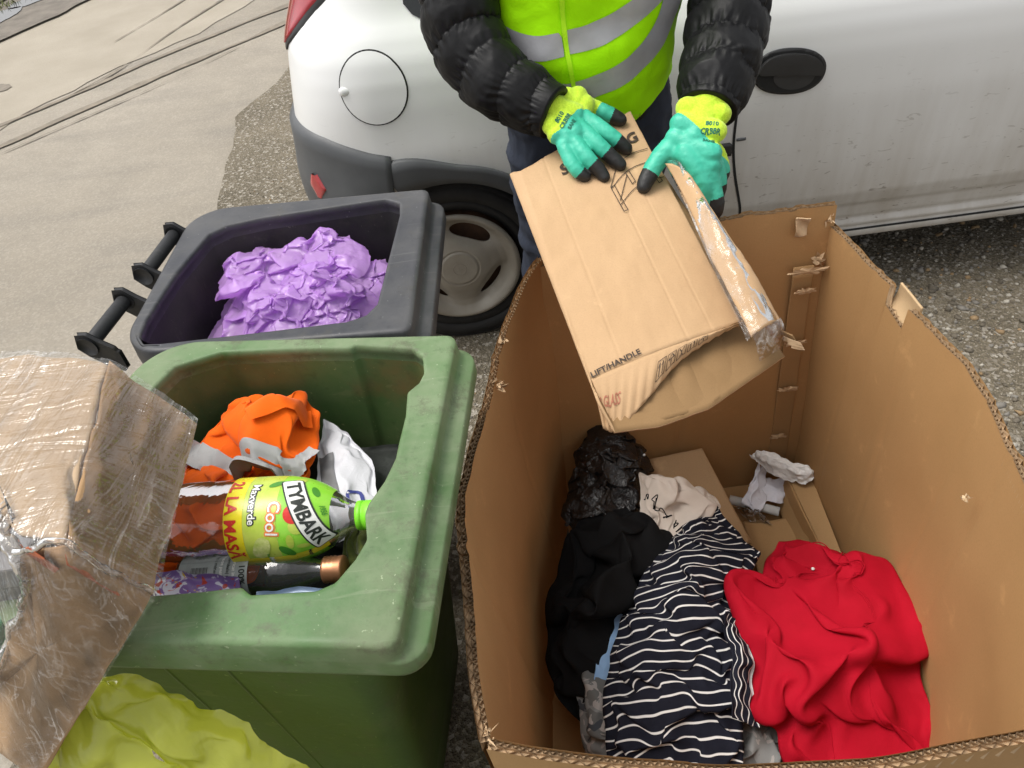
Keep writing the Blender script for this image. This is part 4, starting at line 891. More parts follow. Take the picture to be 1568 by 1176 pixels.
# quilted sleeves
def nylon(name):
    t = NT(name); c = t.mix(t.ramp(t.noise(12, 4), .3, .7), (.004, .004, .0045), (.008, .008, .009))
    b = t.bump(t.noise(22, 3, .5, dist=.9), .3, .006); b = t.bump(t.noise(500, 2), .12, .0006, b)
    return t.set(color=c, rough=.5, spec=.24, normal=b)
M_NYL = nylon('black_nylon')
def sleeve(path, rad, quilt, parent, seed):
    n, nv = 260, 120; c = catmull(np.c_[np.asarray(path), np.asarray(rad)[:, None]], n); p, r = c[:, :3], c[:, 3]
    s = np.r_[0, np.cumsum(np.linalg.norm(np.diff(p, axis=0), axis=1))]
    G = tube(p, r, nv); T, N, B = frames(p); a = np.linspace(0, 2*np.pi, nv, endpoint=False)
    D = np.cos(a)[None, :, None]*N[:, None]+np.sin(a)[None, :, None]*B[:, None]
    # uneven seams that run round the arm
    sa = s[:, None]+.006*np.sin(a+seed)[None]+.004*np.sin(2*a+1.3*seed)[None]+.003*fbm(G, 9, 2, seed)
    f = (sa/quilt) % 1.0; puff = (np.abs(np.sin(np.pi*f)))**.7
    puck = np.exp(-(np.minimum(f, 1-f)/.2)**2)
    pk = .0042*puck*np.sin(a[None]*17+6*fbm(G, 10, 2, seed+1)+np.floor(sa/quilt)*2.1)*(.5+.5*vnoise(G, 14, seed+2))
    pk = pk+.0016*np.exp(-(np.minimum(f, 1-f)/.28)**2)*np.sin(a[None]*33+9*fbm(G, 12, 2, seed+6))
    w = .0045*ridge(G*[1, 1, 1], 8, 2, seed+3)+.0022*fbm(G, 20, 3, seed+4)
    rr = -.0065*(1-puff)+pk+w
    end = smooth(0, .03, s[-1]-s)[:, None]; rr = rr*(.35+.65*end)
    G = G+D*rr[..., None]
    G[-1] = p[-1]+(G[-1]-p[-1])*.86; G[-2] = p[-2]+(G[-2]-p[-2])*.95
    inn = p[-4]+(G[-4]-p[-4])*.80; inn2 = p[-14]+(G[-14]-p[-14])*.72
    G = np.concatenate([G, (p[-1]+(G[-1]-p[-1])*.84)[None], inn[None], inn2[None]], 0)
    return gridmesh('jacket_sleeve', G, M_NYL, parent, cv=True)
sleeve(AL, [.090, .086, .080, .076, .070, .062, .051], .072, person, 3)
sleeve(AR, [.090, .084, .078, .074, .066, .054], .066, person, 8)
def torso_loop(z, wx, wy, cx=PX, cy=PY, n=96, e=2.5):
    a = np.linspace(0, 2*np.pi, n, endpoint=False); c, s = np.cos(a), np.sin(a)
    return np.c_[cx+wx*np.sign(c)*np.abs(c)**(2/e), cy+wy*np.sign(s)*np.abs(s)**(2/e), np.full(n, z)]
def wob(G, amp, sc, seed, c=(PX, PY)):
    d = G[..., :2]-np.array(c); n = np.linalg.norm(d, axis=-1)[..., None]; G = G.copy(); G[..., :2] += d/n*(amp*fbm(G*[1, 1, .6], sc, 3, seed))[..., None]; return G
jk = []
for z in np.linspace(.84, 1.46, 46):
    puff = abs(math.sin(math.pi*(z-.02)/.075))**.4; k = np.interp(z, [.84, .9, 1.1, 1.3, 1.39, 1.43, 1.46], [.160, .166, .172, .185, .16, .10, .07]); ky = np.interp(z, [.84, .9, 1.1, 1.35, 1.42, 1.46], [.112, .118, .122, .115, .085, .07])
    jk.append(torso_loop(z, k+.004*puff, ky+.004*puff))
gridmesh('jacket_body', wob(np.array(jk), .005, 14, 4), M_NYL, person, cv=True)
# hi-vis vest
def vest_mat(name, c, emit=0):
    t = NT(name); col = t.mix(t.ramp(t.noise(9, 4), .3, .7), tuple(x*.93 for x in c), c); wv = t.noise(700, 2)
    return t.set(color=col, rough=.75, spec=.2, normal=t.bump(wv, .3, .0006, t.bump(t.noise(16, 4, .6, dist=.7), .35, .008)), sss=.0)
M_HIV = vest_mat('lime_hivis', (.43, .98, .0)); M_TRIM = vest_mat('lime_trim', (.50, .95, .02))
t = NT('reflective_band'); M_REFL = t.set(color=t.mix(t.ramp(t.noise(14, 3), .3, .7), (.37, .37, .39), (.46, .46, .48)), rough=.5, metal=.25, normal=t.bump(t.noise(900, 2), .2, .0004, t.bump(t.noise(18, 3), .3, .006)))
VX = .247
vg = []
nvz = 70
for k in range(nvz):
    f = k/(nvz-1); row = torso_loop(0, 1, 1, 0, 0, 160, 2.4)
    hem = np.interp(row[:, 0], [-1, -.5, 0, .45, .8, 1], [1.02, .995, .965, .905, .945, .975])
    z = hem+(1.43-hem)*f
    wx = np.interp(z, [.88, 1.0, 1.1, 1.25, 1.36, 1.41, 1.43], [.176, .187, .192, .198, .18, .13, .09]); wy = np.interp(z, [.88, 1.0, 1.1, 1.3, 1.40, 1.43], [.135, .145, .148, .135, .11, .09])
    vg.append(np.c_[VX+row[:, 0]*wx, PY+row[:, 1]*wy, z])
vg = np.array(vg)
# diagonal drag folds
fold = .014*np.sin(vg[..., 0]*16+vg[..., 2]*34+2.2*fbm(vg, 5, 2, 3))*(.5+.5*vnoise(vg, 5, 9))+.006*fbm(vg, 13, 3, 6)
d = vg[..., :2]-np.array((VX, PY)); nn = np.linalg.norm(d, axis=-1)[..., None]; vg[..., :2] += d/nn*fold[..., None]
vest = gridmesh('hivis_vest', vg, M_HIV, person, cv=True)
vb = bvh_of(vest)
def vpatch(name, poly, m, off=.002, res=.012): 
    o = raycast_patch(name, vb, poly, m, None, off, res); o.parent = vest; o.matrix_parent_inverse = Matrix(); return o
def ribbon(c, w): 
    c = catmull(c, 24); T = np.gradient(c, axis=0); T /= np.linalg.norm(T, axis=1)[:, None]; N = np.c_[-T[:, 1], T[:, 0]]; w = np.broadcast_to(w, (24,)) if np.isscalar(w) else np.interp(np.linspace(0, 1, 24), np.linspace(0, 1, len(w)), w)
    return np.vstack([c+N*w[:, None]/2, (c-N*w[:, None]/2)[::-1]])
vpatch('reflective_band', ribbon([(.050, 1.110), (.085, 1.092), (.13, 1.082), (.1835, 1.087)], .044), M_REFL)
vpatch('reflective_band', ribbon([(.1865, 1.089), (.24, 1.096), (.30, 1.116), (.36, 1.150), (.41, 1.19)], .044), M_REFL)
vpatch('reflective_band', ribbon([(.195, .985), (.235, .996), (.30, 1.018), (.355, 1.050), (.393, 1.095), (.41, 1.16), (.415, 1.22)], .046), M_REFL)
vpatch('reflective_band', ribbon([(.10, 1.03), (.14, .995), (.19, .985)], .044), M_REFL)
vpatch('front_binding', ribbon([(.186, 1.30), (.1865, 1.17), (.1895, 1.09), (.198, 1.03), (.205, .985)], .009), M_TRIM, .0035, .006)
vpatch('hem_binding', ribbon([(.20, .962), (.27, .945), (.335, .918), (.36, .915), (.41, .955)], .006), M_TRIM, .003, .006)
# trousers and shoes
def denim():
    t = NT('navy_denim'); c = t.mix(t.ramp(t.noise(30, 4), .3, .7), (.012, .017, .032), (.022, .03, .052)); return t.set(color=c, rough=.85, normal=t.bump(t.noise(22, 4), .5, .008, t.bump(t.noise(600, 2), .3, .0008)))
M_DEN = denim()
tr = fused('trousers', [ellipsoid((PX, PY, .92), (.185, .125, .12)), capsule([(PX-.082, PY, .90), (PX-.092, PY, .52), (PX-.10, PY+.02, .10)], [.105, .085, .075], 28, 30), capsule([(PX+.082, PY, .90), (PX+.092, PY, .52), (PX+.10, PY+.02, .10)], [.105, .085, .075], 28, 30)], M_DEN, person, .008, 4)
P = np.zeros(len(tr.data.vertices)*3); tr.data.vertices.foreach_get('co', P); P = P.reshape(-1, 3); dd = P-np.array([PX, PY, 0])[None]*[1, 1, 0]; dd[:, 2] = 0; P += dd/np.linalg.norm(dd, axis=1)[:, None]*(.008*ridge(P*[1, 1, 1.4], 9, 3, 2))[:, None]; tr.data.vertices.foreach_set('co', P.ravel())
for sx in (-1, 1):
    x = PX+sx*.105
    fused('shoe', [ellipsoid((x, PY-.06, .055), (.048, .11, .05)), ellipsoid((x, PY+.02, .075), (.045, .06, .06)), ellipsoid((x, PY-.03, .03), (.052, .15, .026))], simple('shoe_leather', (.02, .018, .016), .5), person, .006, 4)
# gloves
t = NT('teal_latex'); M_TEAL = t.set(color=t.mix(t.ramp(t.noise(40, 4), .3, .7), (.035, .42, .285), (.06, .52, .36)), rough=.48, normal=t.bump(t.noise(150, 4, .65), .4, .0014, t.bump(t.noise(45, 3, .6, dist=.6), .25, .003)))
t = NT('lime_knit'); wv = t.n('TexWave'); wv.inputs['Scale'].default_value = 160; t.l(t.co(), wv.inputs['Vector']); M_LIME = t.set(color=t.mix(t.ramp(t.noise(300, 3), .3, .7), (.44, .66, .02), (.60, .84, .05)), rough=.9, normal=t.bump(t.noise(420, 2), .5, .0012), sheen=.2)
M_TIP = simple('black_latex', (.016, .016, .016), .55, .3, 60, .4, 260)
def glove(digits, palm, wrist, tips, lime, extra=()):
    pcs = []; segs = []
    for nm, (pts, rads) in digits.items():
        rads = [x*1.1 for x in rads]; v, f = capsule(pts, rads, 20, 26); pcs.append((v, f)); c = catmull(np.c_[np.asarray(pts), np.asarray(rads)[:, None]], 26)[:, :3]; segs.append((nm, c))
    for pp, rr in palm: pcs.append(capsule(pp, rr, 24, 16))
    pcs += list(extra)
    o = fused('glove', pcs, M_TEAL, person, .0022, 12)
    me = o.data; V = np.zeros(len(me.vertices)*3); me.vertices.foreach_get('co', V); V = V.reshape(-1, 3)
    Nn = np.zeros(len(me.vertices)*3); me.vertices.foreach_get('normal', Nn); Nn = Nn.reshape(-1, 3)
    V = V+Nn*(.0006*ridge(V, 45, 2, 3)+.0003*fbm(V, 120, 2, 4))[:, None]; me.vertices.foreach_set('co', V.ravel())
    def cls(c):
        out = np.zeros(len(c), int); best = np.full(len(c), 9.); who = np.zeros(len(c), int); par = np.zeros(len(c))
        for k, (nm, cc) in enumerate(segs):
            d = np.linalg.norm(c[:, None]-cc[None], axis=2); j = d.argmin(1); m = d.min(1); b = m < best; best[b] = m[b]; who[b] = k; par[b] = j[b]/25
        for k, (nm, cc) in enumerate(segs): out[(who == k) & (par > tips[nm])] = 2
        lm = lime(c); out[lm & (out == 0)] = 1
        return out
    setmats(o, [M_TEAL, M_LIME, M_TIP], cls); return o
# person's right hand (left in the picture): palm down on the carton, thumb on top
dg1 = {'thumb': ([(.196, 1.468, .985), (.2134, 1.478, .983), (.2492, 1.4653, .968), (.2740, 1.457, .957), (.284, 1.453, .952)], [.017, .0165, .0150, .0135, .0115]),
       'index': ([(.190, 1.435, .983), (.2126, 1.4194, .9752), (.2461, 1.3884, .9573), (.269, 1.3778, .9398), (.280, 1.3736, .930)], [.0155, .0155, .0145, .0128, .011]),
       'middle': ([(.178, 1.415, .980), (.1955, 1.3931, .9708), (.2233, 1.3583, .9513), (.247, 1.3424, .9307), (.2605, 1.3334, .9192)], [.0155, .0155, .0145, .0128, .011]),
       'ring': ([(.166, 1.397, .975), (.176, 1.3702, .9624), (.1965, 1.3361, .9425), (.2156, 1.3204, .9233), (.2248, 1.3104, .9119)], [.0150, .0145, .0138, .0122, .0105]),
       'pinky': ([(.158, 1.388, .968), (.1593, 1.3594, .9533), (.1680, 1.3306, .9337), (.1798, 1.3191, .9202), (.1900, 1.3165, .9131)], [.0140, .013, .0122, .011, .0095])}
pl1 = [([(.118, 1.45, 1.005), (.15, 1.435, .995)], [.034, .033]), ([(.140, 1.402, .985), (.180, 1.468, 1.004)], [.021, .021]), ([(.148, 1.3874, .9724), (.2019, 1.4773, 1.0003)], [.020, .021]), ([(.1649, 1.3756, .9638), (.2146, 1.4614, .9895)], [.019, .019]), ([(.150, 1.433, .995), (.183, 1.428, .984)], [.030, .027]), ([(.158, 1.418, .990), (.182, 1.385, .970)], [.024, .020]), ([(.170, 1.44, .988), (.205, 1.425, .976)], [.022, .019]), ([(.150, 1.415, .988), (.166, 1.375, .965)], [.022, .018]), ([(.175, 1.45, .988), (.205, 1.462, .982)], [.022, .018])]
def lime1(c): 
    w = np.array((.146, 1.440, .997)); d = np.array((.62, -.70, -.33)); d /= np.linalg.norm(d); return ((c-w)@d) < .050+.004*np.sin(c[:, 0]*90)
glove_a = glove(dg1, pl1, None, dict(thumb=.66, index=.66, middle=.62, ring=.62, pinky=.72), lime1)
# person's left hand (right in the picture): thumb on the face, fingers round the edge
dg2 = {'thumb': ([(.372, 1.322, .958), (.350, 1.314, .950), (.329, 1.306, .938), (.3095, 1.2916, .9203), (.2959, 1.2789, .9061), (.2925, 1.273, .9015)], [.022, .0195, .0168, .0152, .0135, .012]),
       'index': ([(.372, 1.288, .952), (.3861, 1.2642, .930), (.3983, 1.2471, .902), (.3996, 1.2462, .872), (.392, 1.2562, .850)], [.0175, .0170, .0160, .0140, .012]),
       'middle': ([(.388, 1.291, .955), (.405, 1.2639, .930), (.4158, 1.2487, .8956), (.4219, 1.2361, .8604), (.416, 1.2441, .836)], [.0172, .0168, .0155, .0140, .012]),
       'ring': ([(.402, 1.30, .957), (.421, 1.278, .932), (.433, 1.268, .895), (.432, 1.266, .862)], [.016, .0155, .014, .012]),
       'pinky': ([(.414, 1.315, .960), (.434, 1.297, .938), (.445, 1.289, .906), (.444, 1.290, .88)], [.0145, .0135, .0125, .011])}
pl2 = [([(.452, 1.395, 1.018), (.430, 1.362, .998)], [.036, .035]), ([(.392, 1.362, 1.0), (.444, 1.338, .994)], [.023, .023]), ([(.3729, 1.333, .987), (.4283, 1.30, .980)], [.021, .021]), ([(.3598, 1.3189, .9672), (.4148, 1.2729, .9522)], [.019, .021]), ([(.360, 1.2988, .9469), (.4129, 1.2647, .9328)], [.016, .020]), ([(.430, 1.362, .998), (.395, 1.312, .968)], [.031, .029]), ([(.398, 1.315, .968), (.380, 1.290, .950)], [.027, .021]), ([(.405, 1.318, .968), (.402, 1.295, .952)], [.025, .021]), ([(.412, 1.33, .97), (.416, 1.31, .956)], [.023, .018]), ([(.395, 1.33, .972), (.366, 1.316, .955)], [.024, .021])]
def lime2(c):
    w = np.array((.436, 1.368, 1.004)); d = np.array((-.50, -.72, -.48)); d /= np.linalg.norm(d); s = ((c-w)@d); x = (c-w)@np.array((.8, -.3, -.1)); return s < .070+.022*np.sin(np.clip((x+.02)*30, -1.4, 1.4))
glove_b = glove(dg2, pl2, None, dict(thumb=.60, index=.80, middle=.62, ring=.7, pinky=.7), lime2)

# small dark green print on the back of each glove
M_GPR = simple('green_print', (.01, .16, .10), .7, .2, 60)
def glove_print(gl_, c, xdir, lines, size):
    b = bvh_of(gl_); n = Vector((0, -.45, .89)); xd = Vector(xdir); xd = (xd-n*xd.dot(n)).normalized(); yd = n.cross(xd)
    for k, s in enumerate(lines):
        V, Fc = ctext0(s, size*(1, 1, .8)[k]); P = []
        for x, y in V:
            o_ = Vector(c)+xd*float(x)+yd*float(y-k*size*1.15)+n*.08; h = b.ray_cast(o_, -n)
            P.append(tuple((h[0] if h[0] is not None else o_-n*.075)+n*.0009))
        q = mesh('glove_print', P, Fc, M_GPR, gl_, flat=True); q.matrix_parent_inverse = Matrix()
def ctext0(s, size):
    V, Fc = text2d(s, size, .0004); V = V-np.array([(V[:, 0].min()+V[:, 0].max())/2, 0]); return V, Fc
glove_print(glove_a, (.158, 1.400, .985), (.55, .80, 0), ('8010', 'CRBBR', 'SANE'), .0115)
glove_print(glove_b, (.418, 1.305, .97), (.92, -.35, 0), ('8010', 'CRBBR', 'SANE'), .0115)
# ------------------------------------------------------------------ cloth: slack sheets settled on a heap
def cloth_sheet(name, left, right, m, parent=None, nu=56, nv=56, z=0.3, slack=.25, steps=110, floor=None, pins='edge', bend=.25, seed=0, th=.0016, amp=.025, wave=12, uvs=(1, 1), g=.0006, ceil=None, stretch=(1, 1, 1), sub=1, oct=2, iters=4, walls=None, mid=None, sm=1, anchor=.03, ruffle=0.0, sag=.012, wob=.006, fine=0.0, fscale=45, fanchor=.05):
    """left/right: matching polylines (x,y[,z]) down the two sides"""
    Lc = resample(np.asarray(left, float), nu); Rc = resample(np.asarray(right, float), nu); f = np.linspace(0, 1, nv)[None, :, None]
    G = Lc[:, None]*(1-f)+Rc[:, None]*f
    if G.shape[2] == 2:
        zz = z(G[..., 0], G[..., 1]) if callable(z) else np.full(G.shape[:2], z); G = np.dstack([G, zz])
    if mid is not None: G = G+mid(np.linspace(0, 1, nu)[:, None], np.linspace(0, 1, nv)[None])
    I, J = np.meshgrid(np.arange(nu), np.arange(nv), indexing='ij'); e = np.minimum.reduce([I, nu-1-I, J, nv-1-J]); inn = smooth(0, 6, e)
    if ruffle:
        inn = np.ones_like(inn); q0 = np.dstack([G[..., 0], G[..., 1], np.full((nu, nv), seed*.77)])
        G = G+np.dstack([fbm(q0, 16, 3, seed+60), fbm(q0, 16, 3, seed+61), .5*fbm(q0, 16, 3, seed+62)])*ruffle
    if wob:
        q0 = np.dstack([G[..., 0], G[..., 1], np.full((nu, nv), seed*.37)]); G = G+np.dstack([fbm(q0, 22, 3, seed+70), fbm(q0, 22, 3, seed+71), .6*fbm(q0, 22, 3, seed+72)])*wob
    rest = G.copy()
    q = np.dstack([G[..., 0], G[..., 1], np.full((nu, nv), seed*1.37)])*np.array(stretch)
    n1 = ridge(q, wave, oct, seed); n2 = fbm(q, wave*.8, 2, seed+20); n3 = fbm(q, wave*.8, 2, seed+30)
    # measure rest lengths on the smooth sheet, start from a rumpled one
    fixed = (e == 0) if pins == 'edge' else np.zeros((nu, nv), bool) if pins is None else pins(I/(nu-1), J/(nv-1))
    start = rest.copy(); start[..., 2] += amp*n1*inn; start[..., 0] += amp*.5*n2*inn; start[..., 1] += amp*.5*n3*inn
    P = settle_from(start, rest, 1+slack if not isinstance(slack, tuple) else (1+slack[0], 1+slack[1]), fixed, floor, steps, iters, g, bend, ceil, walls, anchor, sag)
    if fine:   # a second, finer generation of creases
        def up(A): 
            B = np.zeros((A.shape[0]*2-1, A.shape[1], 3)); B[::2] = A; B[1::2] = (A[1:]+A[:-1])/2; C = np.zeros((B.shape[0], B.shape[1]*2-1, 3)); C[:, ::2] = B; C[:, 1::2] = (B[:, 1:]+B[:, :-1])/2; return C
        P2 = up(P); P2[1:-1, 1:-1] = .5*P2[1:-1, 1:-1]+.125*(P2[:-2, 1:-1]+P2[2:, 1:-1]+P2[1:-1, :-2]+P2[1:-1, 2:])
        st2 = P2+np.stack([ridge(P2, fscale, 2, seed+i) for i in (3, 7, 11)], -1)*.004; e2 = np.zeros(P2.shape[:2], bool)
        if pins == 'edge': e2[0] = e2[-1] = True; e2[:, 0] = e2[:, -1] = True
        P = settle_from(st2, P2, 1+fine, e2, None, 22, 3, 0, bend, None, None, fanchor, None)
    for _ in range(sm):
        Q = P.copy(); Q[1:-1, 1:-1] = .6*P[1:-1, 1:-1]+.1*(P[:-2, 1:-1]+P[2:, 1:-1]+P[1:-1, :-2]+P[1:-1, 2:]); P = Q
    o = gridmesh(name, P, m, parent)
    uv = o.data.uv_layers[0]; a = np.zeros(len(uv.data)*2, np.float32); uv.data.foreach_get('uv', a); a = a.reshape(-1, 2)*np.array(uvs, np.float32); uv.data.foreach_set('uv', a.ravel())
    if sub: subsurf(o, sub)
    if th: solid(o, th, 0)
    return o
def settle_from(start, rest, scale, fixed, floor, steps, iters, g, bend, ceil, walls, anchor=.03, sag=.012):
    su, sv = scale if isinstance(scale, tuple) else (scale, scale)
    # rest lengths come from the smooth sheet; pass them through by a small wrapper
    P = start.copy(); V = np.zeros_like(P)
    ln = lambda a: np.sqrt((a*a).sum(-1, keepdims=True))
    ru = ln(rest[1:]-rest[:-1])*su; rv = ln(rest[:, 1:]-rest[:, :-1])*sv
    r1 = ln(rest[1:, 1:]-rest[:-1, :-1])*(su+sv)/2; r2 = ln(rest[1:, :-1]-rest[:-1, 1:])*(su+sv)/2
    bu = ru[1:]+ru[:-1]; bv = rv[:, 1:]+rv[:, :-1]; free = (~fixed)[..., None].astype(float)
    A = slice(None); C = (((slice(1, None), A), (slice(None, -1), A), ru, 1.), ((A, slice(1, None)), (A, slice(None, -1)), rv, 1.), ((slice(1, None), slice(1, None)), (slice(None, -1), slice(None, -1)), r1, .35), ((slice(1, None), slice(None, -1)), (slice(None, -1), slice(1, None)), r2, .35),
         ((slice(2, None), A), (slice(None, -2), A), bu, bend), ((A, slice(2, None)), (A, slice(None, -2)), bv, bend))
    cnt = np.zeros(P.shape[:2]+(1,))+1e-9
    for a, b, r, w in C: cnt[a] += w; cnt[b] += w
    k = 1.7/cnt*free; lowz = rest[..., 2]-(sag or 0)
    for st in range(steps):
        V *= .85; V[..., 2] -= g; Q = P+V*free+(rest-P)*anchor*free
        for _ in range(iters):
            acc = np.zeros_like(Q)
            for a, b, r, w in C:
                d = Q[a]-Q[b]; c = (.5*w*(1-r/(ln(d)+1e-9)))*d; acc[a] -= c; acc[b] += c
            Q = Q+acc*k
            if floor is not None: Q[..., 2] = np.where(fixed, Q[..., 2], np.maximum(Q[..., 2], floor(Q[..., 0], Q[..., 1])))
            if sag is not None: Q[..., 2] = np.maximum(Q[..., 2], lowz)
            if ceil is not None: Q[..., 2] = np.minimum(Q[..., 2], ceil(Q[..., 0], Q[..., 1]))
            if walls is not None: Q = walls(Q)
        V = Q-P; P = Q
    return P
# ------------------------------------------------------------------ rubbish in the cardboard bin
def fabric(name, c, c2=None, rough=.85, wrinkle=.25, sheen=.1, ws=26):
    t = NT(name); c2 = c2 or tuple(x*.85 for x in c)
    col = t.mix(t.ramp(t.noise(16, 4), .3, .7), c2, c)
    return t.set(color=col, rough=rough, spec=.12, sheen=sheen, normal=t.bump(t.noise(800, 2), .25, .0005, t.bump(t.noise(ws, 4, .6, dist=.8), wrinkle, .006)))
def plastic(name, c, c2, rough=.25, transl=.35, bump=.6, bs=40, spec=.5, coat=0):
    t = NT(name); col = t.mix(t.ramp(t.noise(11, 4), .3, .7), c2, c); nb_ = t.bump(t.noise(bs, 4, .65, dist=.9), bump, .006, t.bump(t.noise(bs*3, 3, .6, dist=.6), bump*.5, .002))
    t.set(color=col, rough=rough, spec=spec, normal=nb_, coat=coat, coatr=.08)
    if transl:
        tl = t.n('BsdfTranslucent'); t.l(col, tl.inputs[0]); mx = t.n('MixShader'); mx.inputs[0].default_value = transl; t.l(t.b.outputs[0], mx.inputs[1]); t.l(tl.outputs[0], mx.inputs[2]); t.l(mx.outputs[0], t.out.inputs[0])
    return t.m
def dome(cx, cy, rx, ry, h): return lambda u, v: np.dstack([0*u*v, 0*u*v, h*(np.sin(np.pi*u)*np.sin(np.pi*v))**.6+0*u*v])
def relief(h, big, sc, seed, top=.6):
    def f(u, v):
        q = np.dstack([u+0*v, v+0*u, np.full((u+v).shape, seed*2.3)]); e = (np.sin(np.pi*u)*np.sin(np.pi*v))
        return np.dstack([0*e, 0*e, h*np.abs(e)**top+big*ridge(q, sc, 2, seed)*np.abs(e)**.5])
    return f
# sheets of cardboard lying in the bin
tag(slab('cardboard_sheet', [(.2919, 1.2002, .20), (.4343, 1.2, .22), (.5036, .998, .10), (.3815, .93, .12)], kraft('scrap_kraft', (.47, .31, .17), (.40, .26, .14)), None, .005, seed=41, bend=lambda u, v: .006*np.sin(u*2+v)), 'flat pale brown cardboard sheet leaning behind the cream shirt', 'cardboard')
tag(slab('cardboard_piece', [(.5191, 1.09, .05), (.6664, 1.0843, .05), (.70, .93, .06), (.5046, .90, .06)], M_KOUT, None, .005, seed=42, bend=lambda u, v: .008*np.sin(u*4)), 'flat brown cardboard piece on the bin floor above the red cloth', 'cardboard')
fb = thing('folded_carton_strip', 'narrow folded carton strip standing under the white foam shard', 'cardboard', (.68, 1.03, .02))
slab('top_panel', [(.6402, 1.1555, .125), (.690, 1.130, .135), (.675, .90, .135), (.6488, .9276, .115)], M_KOUT, fb, .005, seed=43)
slab('side_panel', [(.6402, 1.1555, .122), (.6488, .9276, .112), (.6400, .92, .03), (.632, 1.150, .03)], M_KIN, fb, .005, seed=44)
slab('inner_panel', [(.622, 1.140, .04), (.640, 1.135, .09), (.650, .90, .085), (.618, .91, .035)], M_KOUT, fb, .005, seed=45)
tag(slab('cardboard_corner', [(.085, 1.06, .20), (.105, 1.07, .235), (.105, .98, .23), (.085, .965, .19)], M_KEDGE, None, .004, seed=46), 'torn cardboard corner poking up between the left wall and the black bag', 'cardboard')
# foam shard
fo = np.array([(.5643, 1.2153, .17), (.5847, 1.2031, .172), (.6305, 1.1717, .172), (.6567, 1.1456, .168), (.690, 1.1265, .18), (.683, 1.1085, .178), (.6641, 1.1077, .162), (.6374, 1.1276, .152), (.5972, 1.1643, .152), (.5737, 1.1922, .165)])
k = len(fo); fc = fo.mean(0); ring2 = fo+(fc-fo)*.2+(0, 0, .012); V = np.vstack([fo, ring2, [fc+(0, 0, .013)], fo-(0, 0, .016)])
Fq = [(i, (i+1) % k, k+(i+1) % k, k+i) for i in range(k)]+[(k+i, k+(i+1) % k, 2*k) for i in range(k)]+[(i, 2*k+1+i, 2*k+1+(i+1) % k, (i+1) % k) for i in range(k)]+[tuple(2*k+1+i for i in range(k))]
fm = mesh('foam_shard', V, Fq, simple('white_foam', (.90, .89, .87), .8, .1, 90, .6, 120, .004), None); subsurf(fm, 3); applied(fm)
P = np.zeros(len(fm.data.vertices)*3); fm.data.vertices.foreach_get('co', P); P = P.reshape(-1, 3); P += .0035*np.stack([fbm(P, 70, 3, 5+i) for i in range(3)], 1); fm.data.vertices.foreach_set('co', P.ravel())
tag(fm, 'long white polystyrene shard lying across the back right corner of the bin', 'foam')
# crumpled papers, tube and a scrap of clear plastic
M_PAPER = fabric('white_paper', (.78, .78, .84), (.70, .70, .77), .7, .15, 0)
paper = thing('crumpled_paper', 'crumpled white paper sheets beside the white tube on the bin floor', 'paper', (.58, 1.15, .05))
for i, (L_, R_) in enumerate((([(.595, 1.205, .12), (.560, 1.165, .10), (.528, 1.125, .08)], [(.610, 1.195, .10), (.590, 1.145, .075), (.565, 1.105, .06)]), ([(.590, 1.185, .085), (.560, 1.135, .075)], [(.660, 1.175, .10), (.625, 1.115, .07)]), ([(.575, 1.19, .11), (.545, 1.15, .09)], [(.60, 1.215, .13), (.545, 1.115, .075)]))):
    cloth_sheet('paper_sheet', L_, R_, M_PAPER, paper, 16, 16, 0, .10, 30, None, pins=lambda u, v: ((u == 0) | (u == 1)) & ((v == 0) | (v == 1)), bend=.8, seed=50+i, th=.0006, amp=.012, wave=22, anchor=.02, sub=0, g=0)
tag(tubemesh('paper_tube', [(.505, 1.158, .055), (.56, 1.13, .055), (.612, 1.102, .055)], [.0115, .0115, .0115], simple('tube_white', (.66, .66, .64), .5, .1, 20), None, 24), 'short white tube lying under the crumpled paper', 'tube')
M_CLR = film_mat('clear_scrap', (.95, .97, 1), .5, .25, 90)
o = cloth_sheet('plastic_scrap', [(.518, 1.145, .05), (.535, 1.085, .05)], [(.565, 1.125, .05), (.588, 1.065, .05)], M_CLR, None, 30, 30, 0, .3, 40, lambda X, Y: .045+0*X, bend=.05, seed=55, th=0, amp=.02, wave=40, anchor=.03, sub=0, mid=relief(.03, .008, 4, 2)); tag(o, 'small crumpled scrap of clear plastic next to the white tube', 'plastic')
# black bin bag
M_BBAG = plastic('black_film', (.010, .010, .011), (.007, .007, .008), .22, 0, .8, 60, .6)
o = cloth_sheet('black_bag', [(.190, 1.235, .285), (.135, 1.185, .275), (.100, 1.10, .26), (.090, 1.03, .25), (.092, .97, .24)], [(.245, 1.232, .285), (.275, 1.19, .265), (.268, 1.12, .25), (.255, 1.06, .25), (.24, .97, .25)], M_BBAG, None, 50, 50, 0, .40, 60, lambda X, Y: .2+0*X, bend=.03, seed=61, th=0, fine=.08, amp=.04, wave=9, anchor=.010, sub=1, oct=2, pins=None, ruffle=.012, mid=relief(.065, .03, 2.4, 5)); tag(o, 'shiny black bin bag crumpled in the back left corner of the cardboard bin', 'bag')
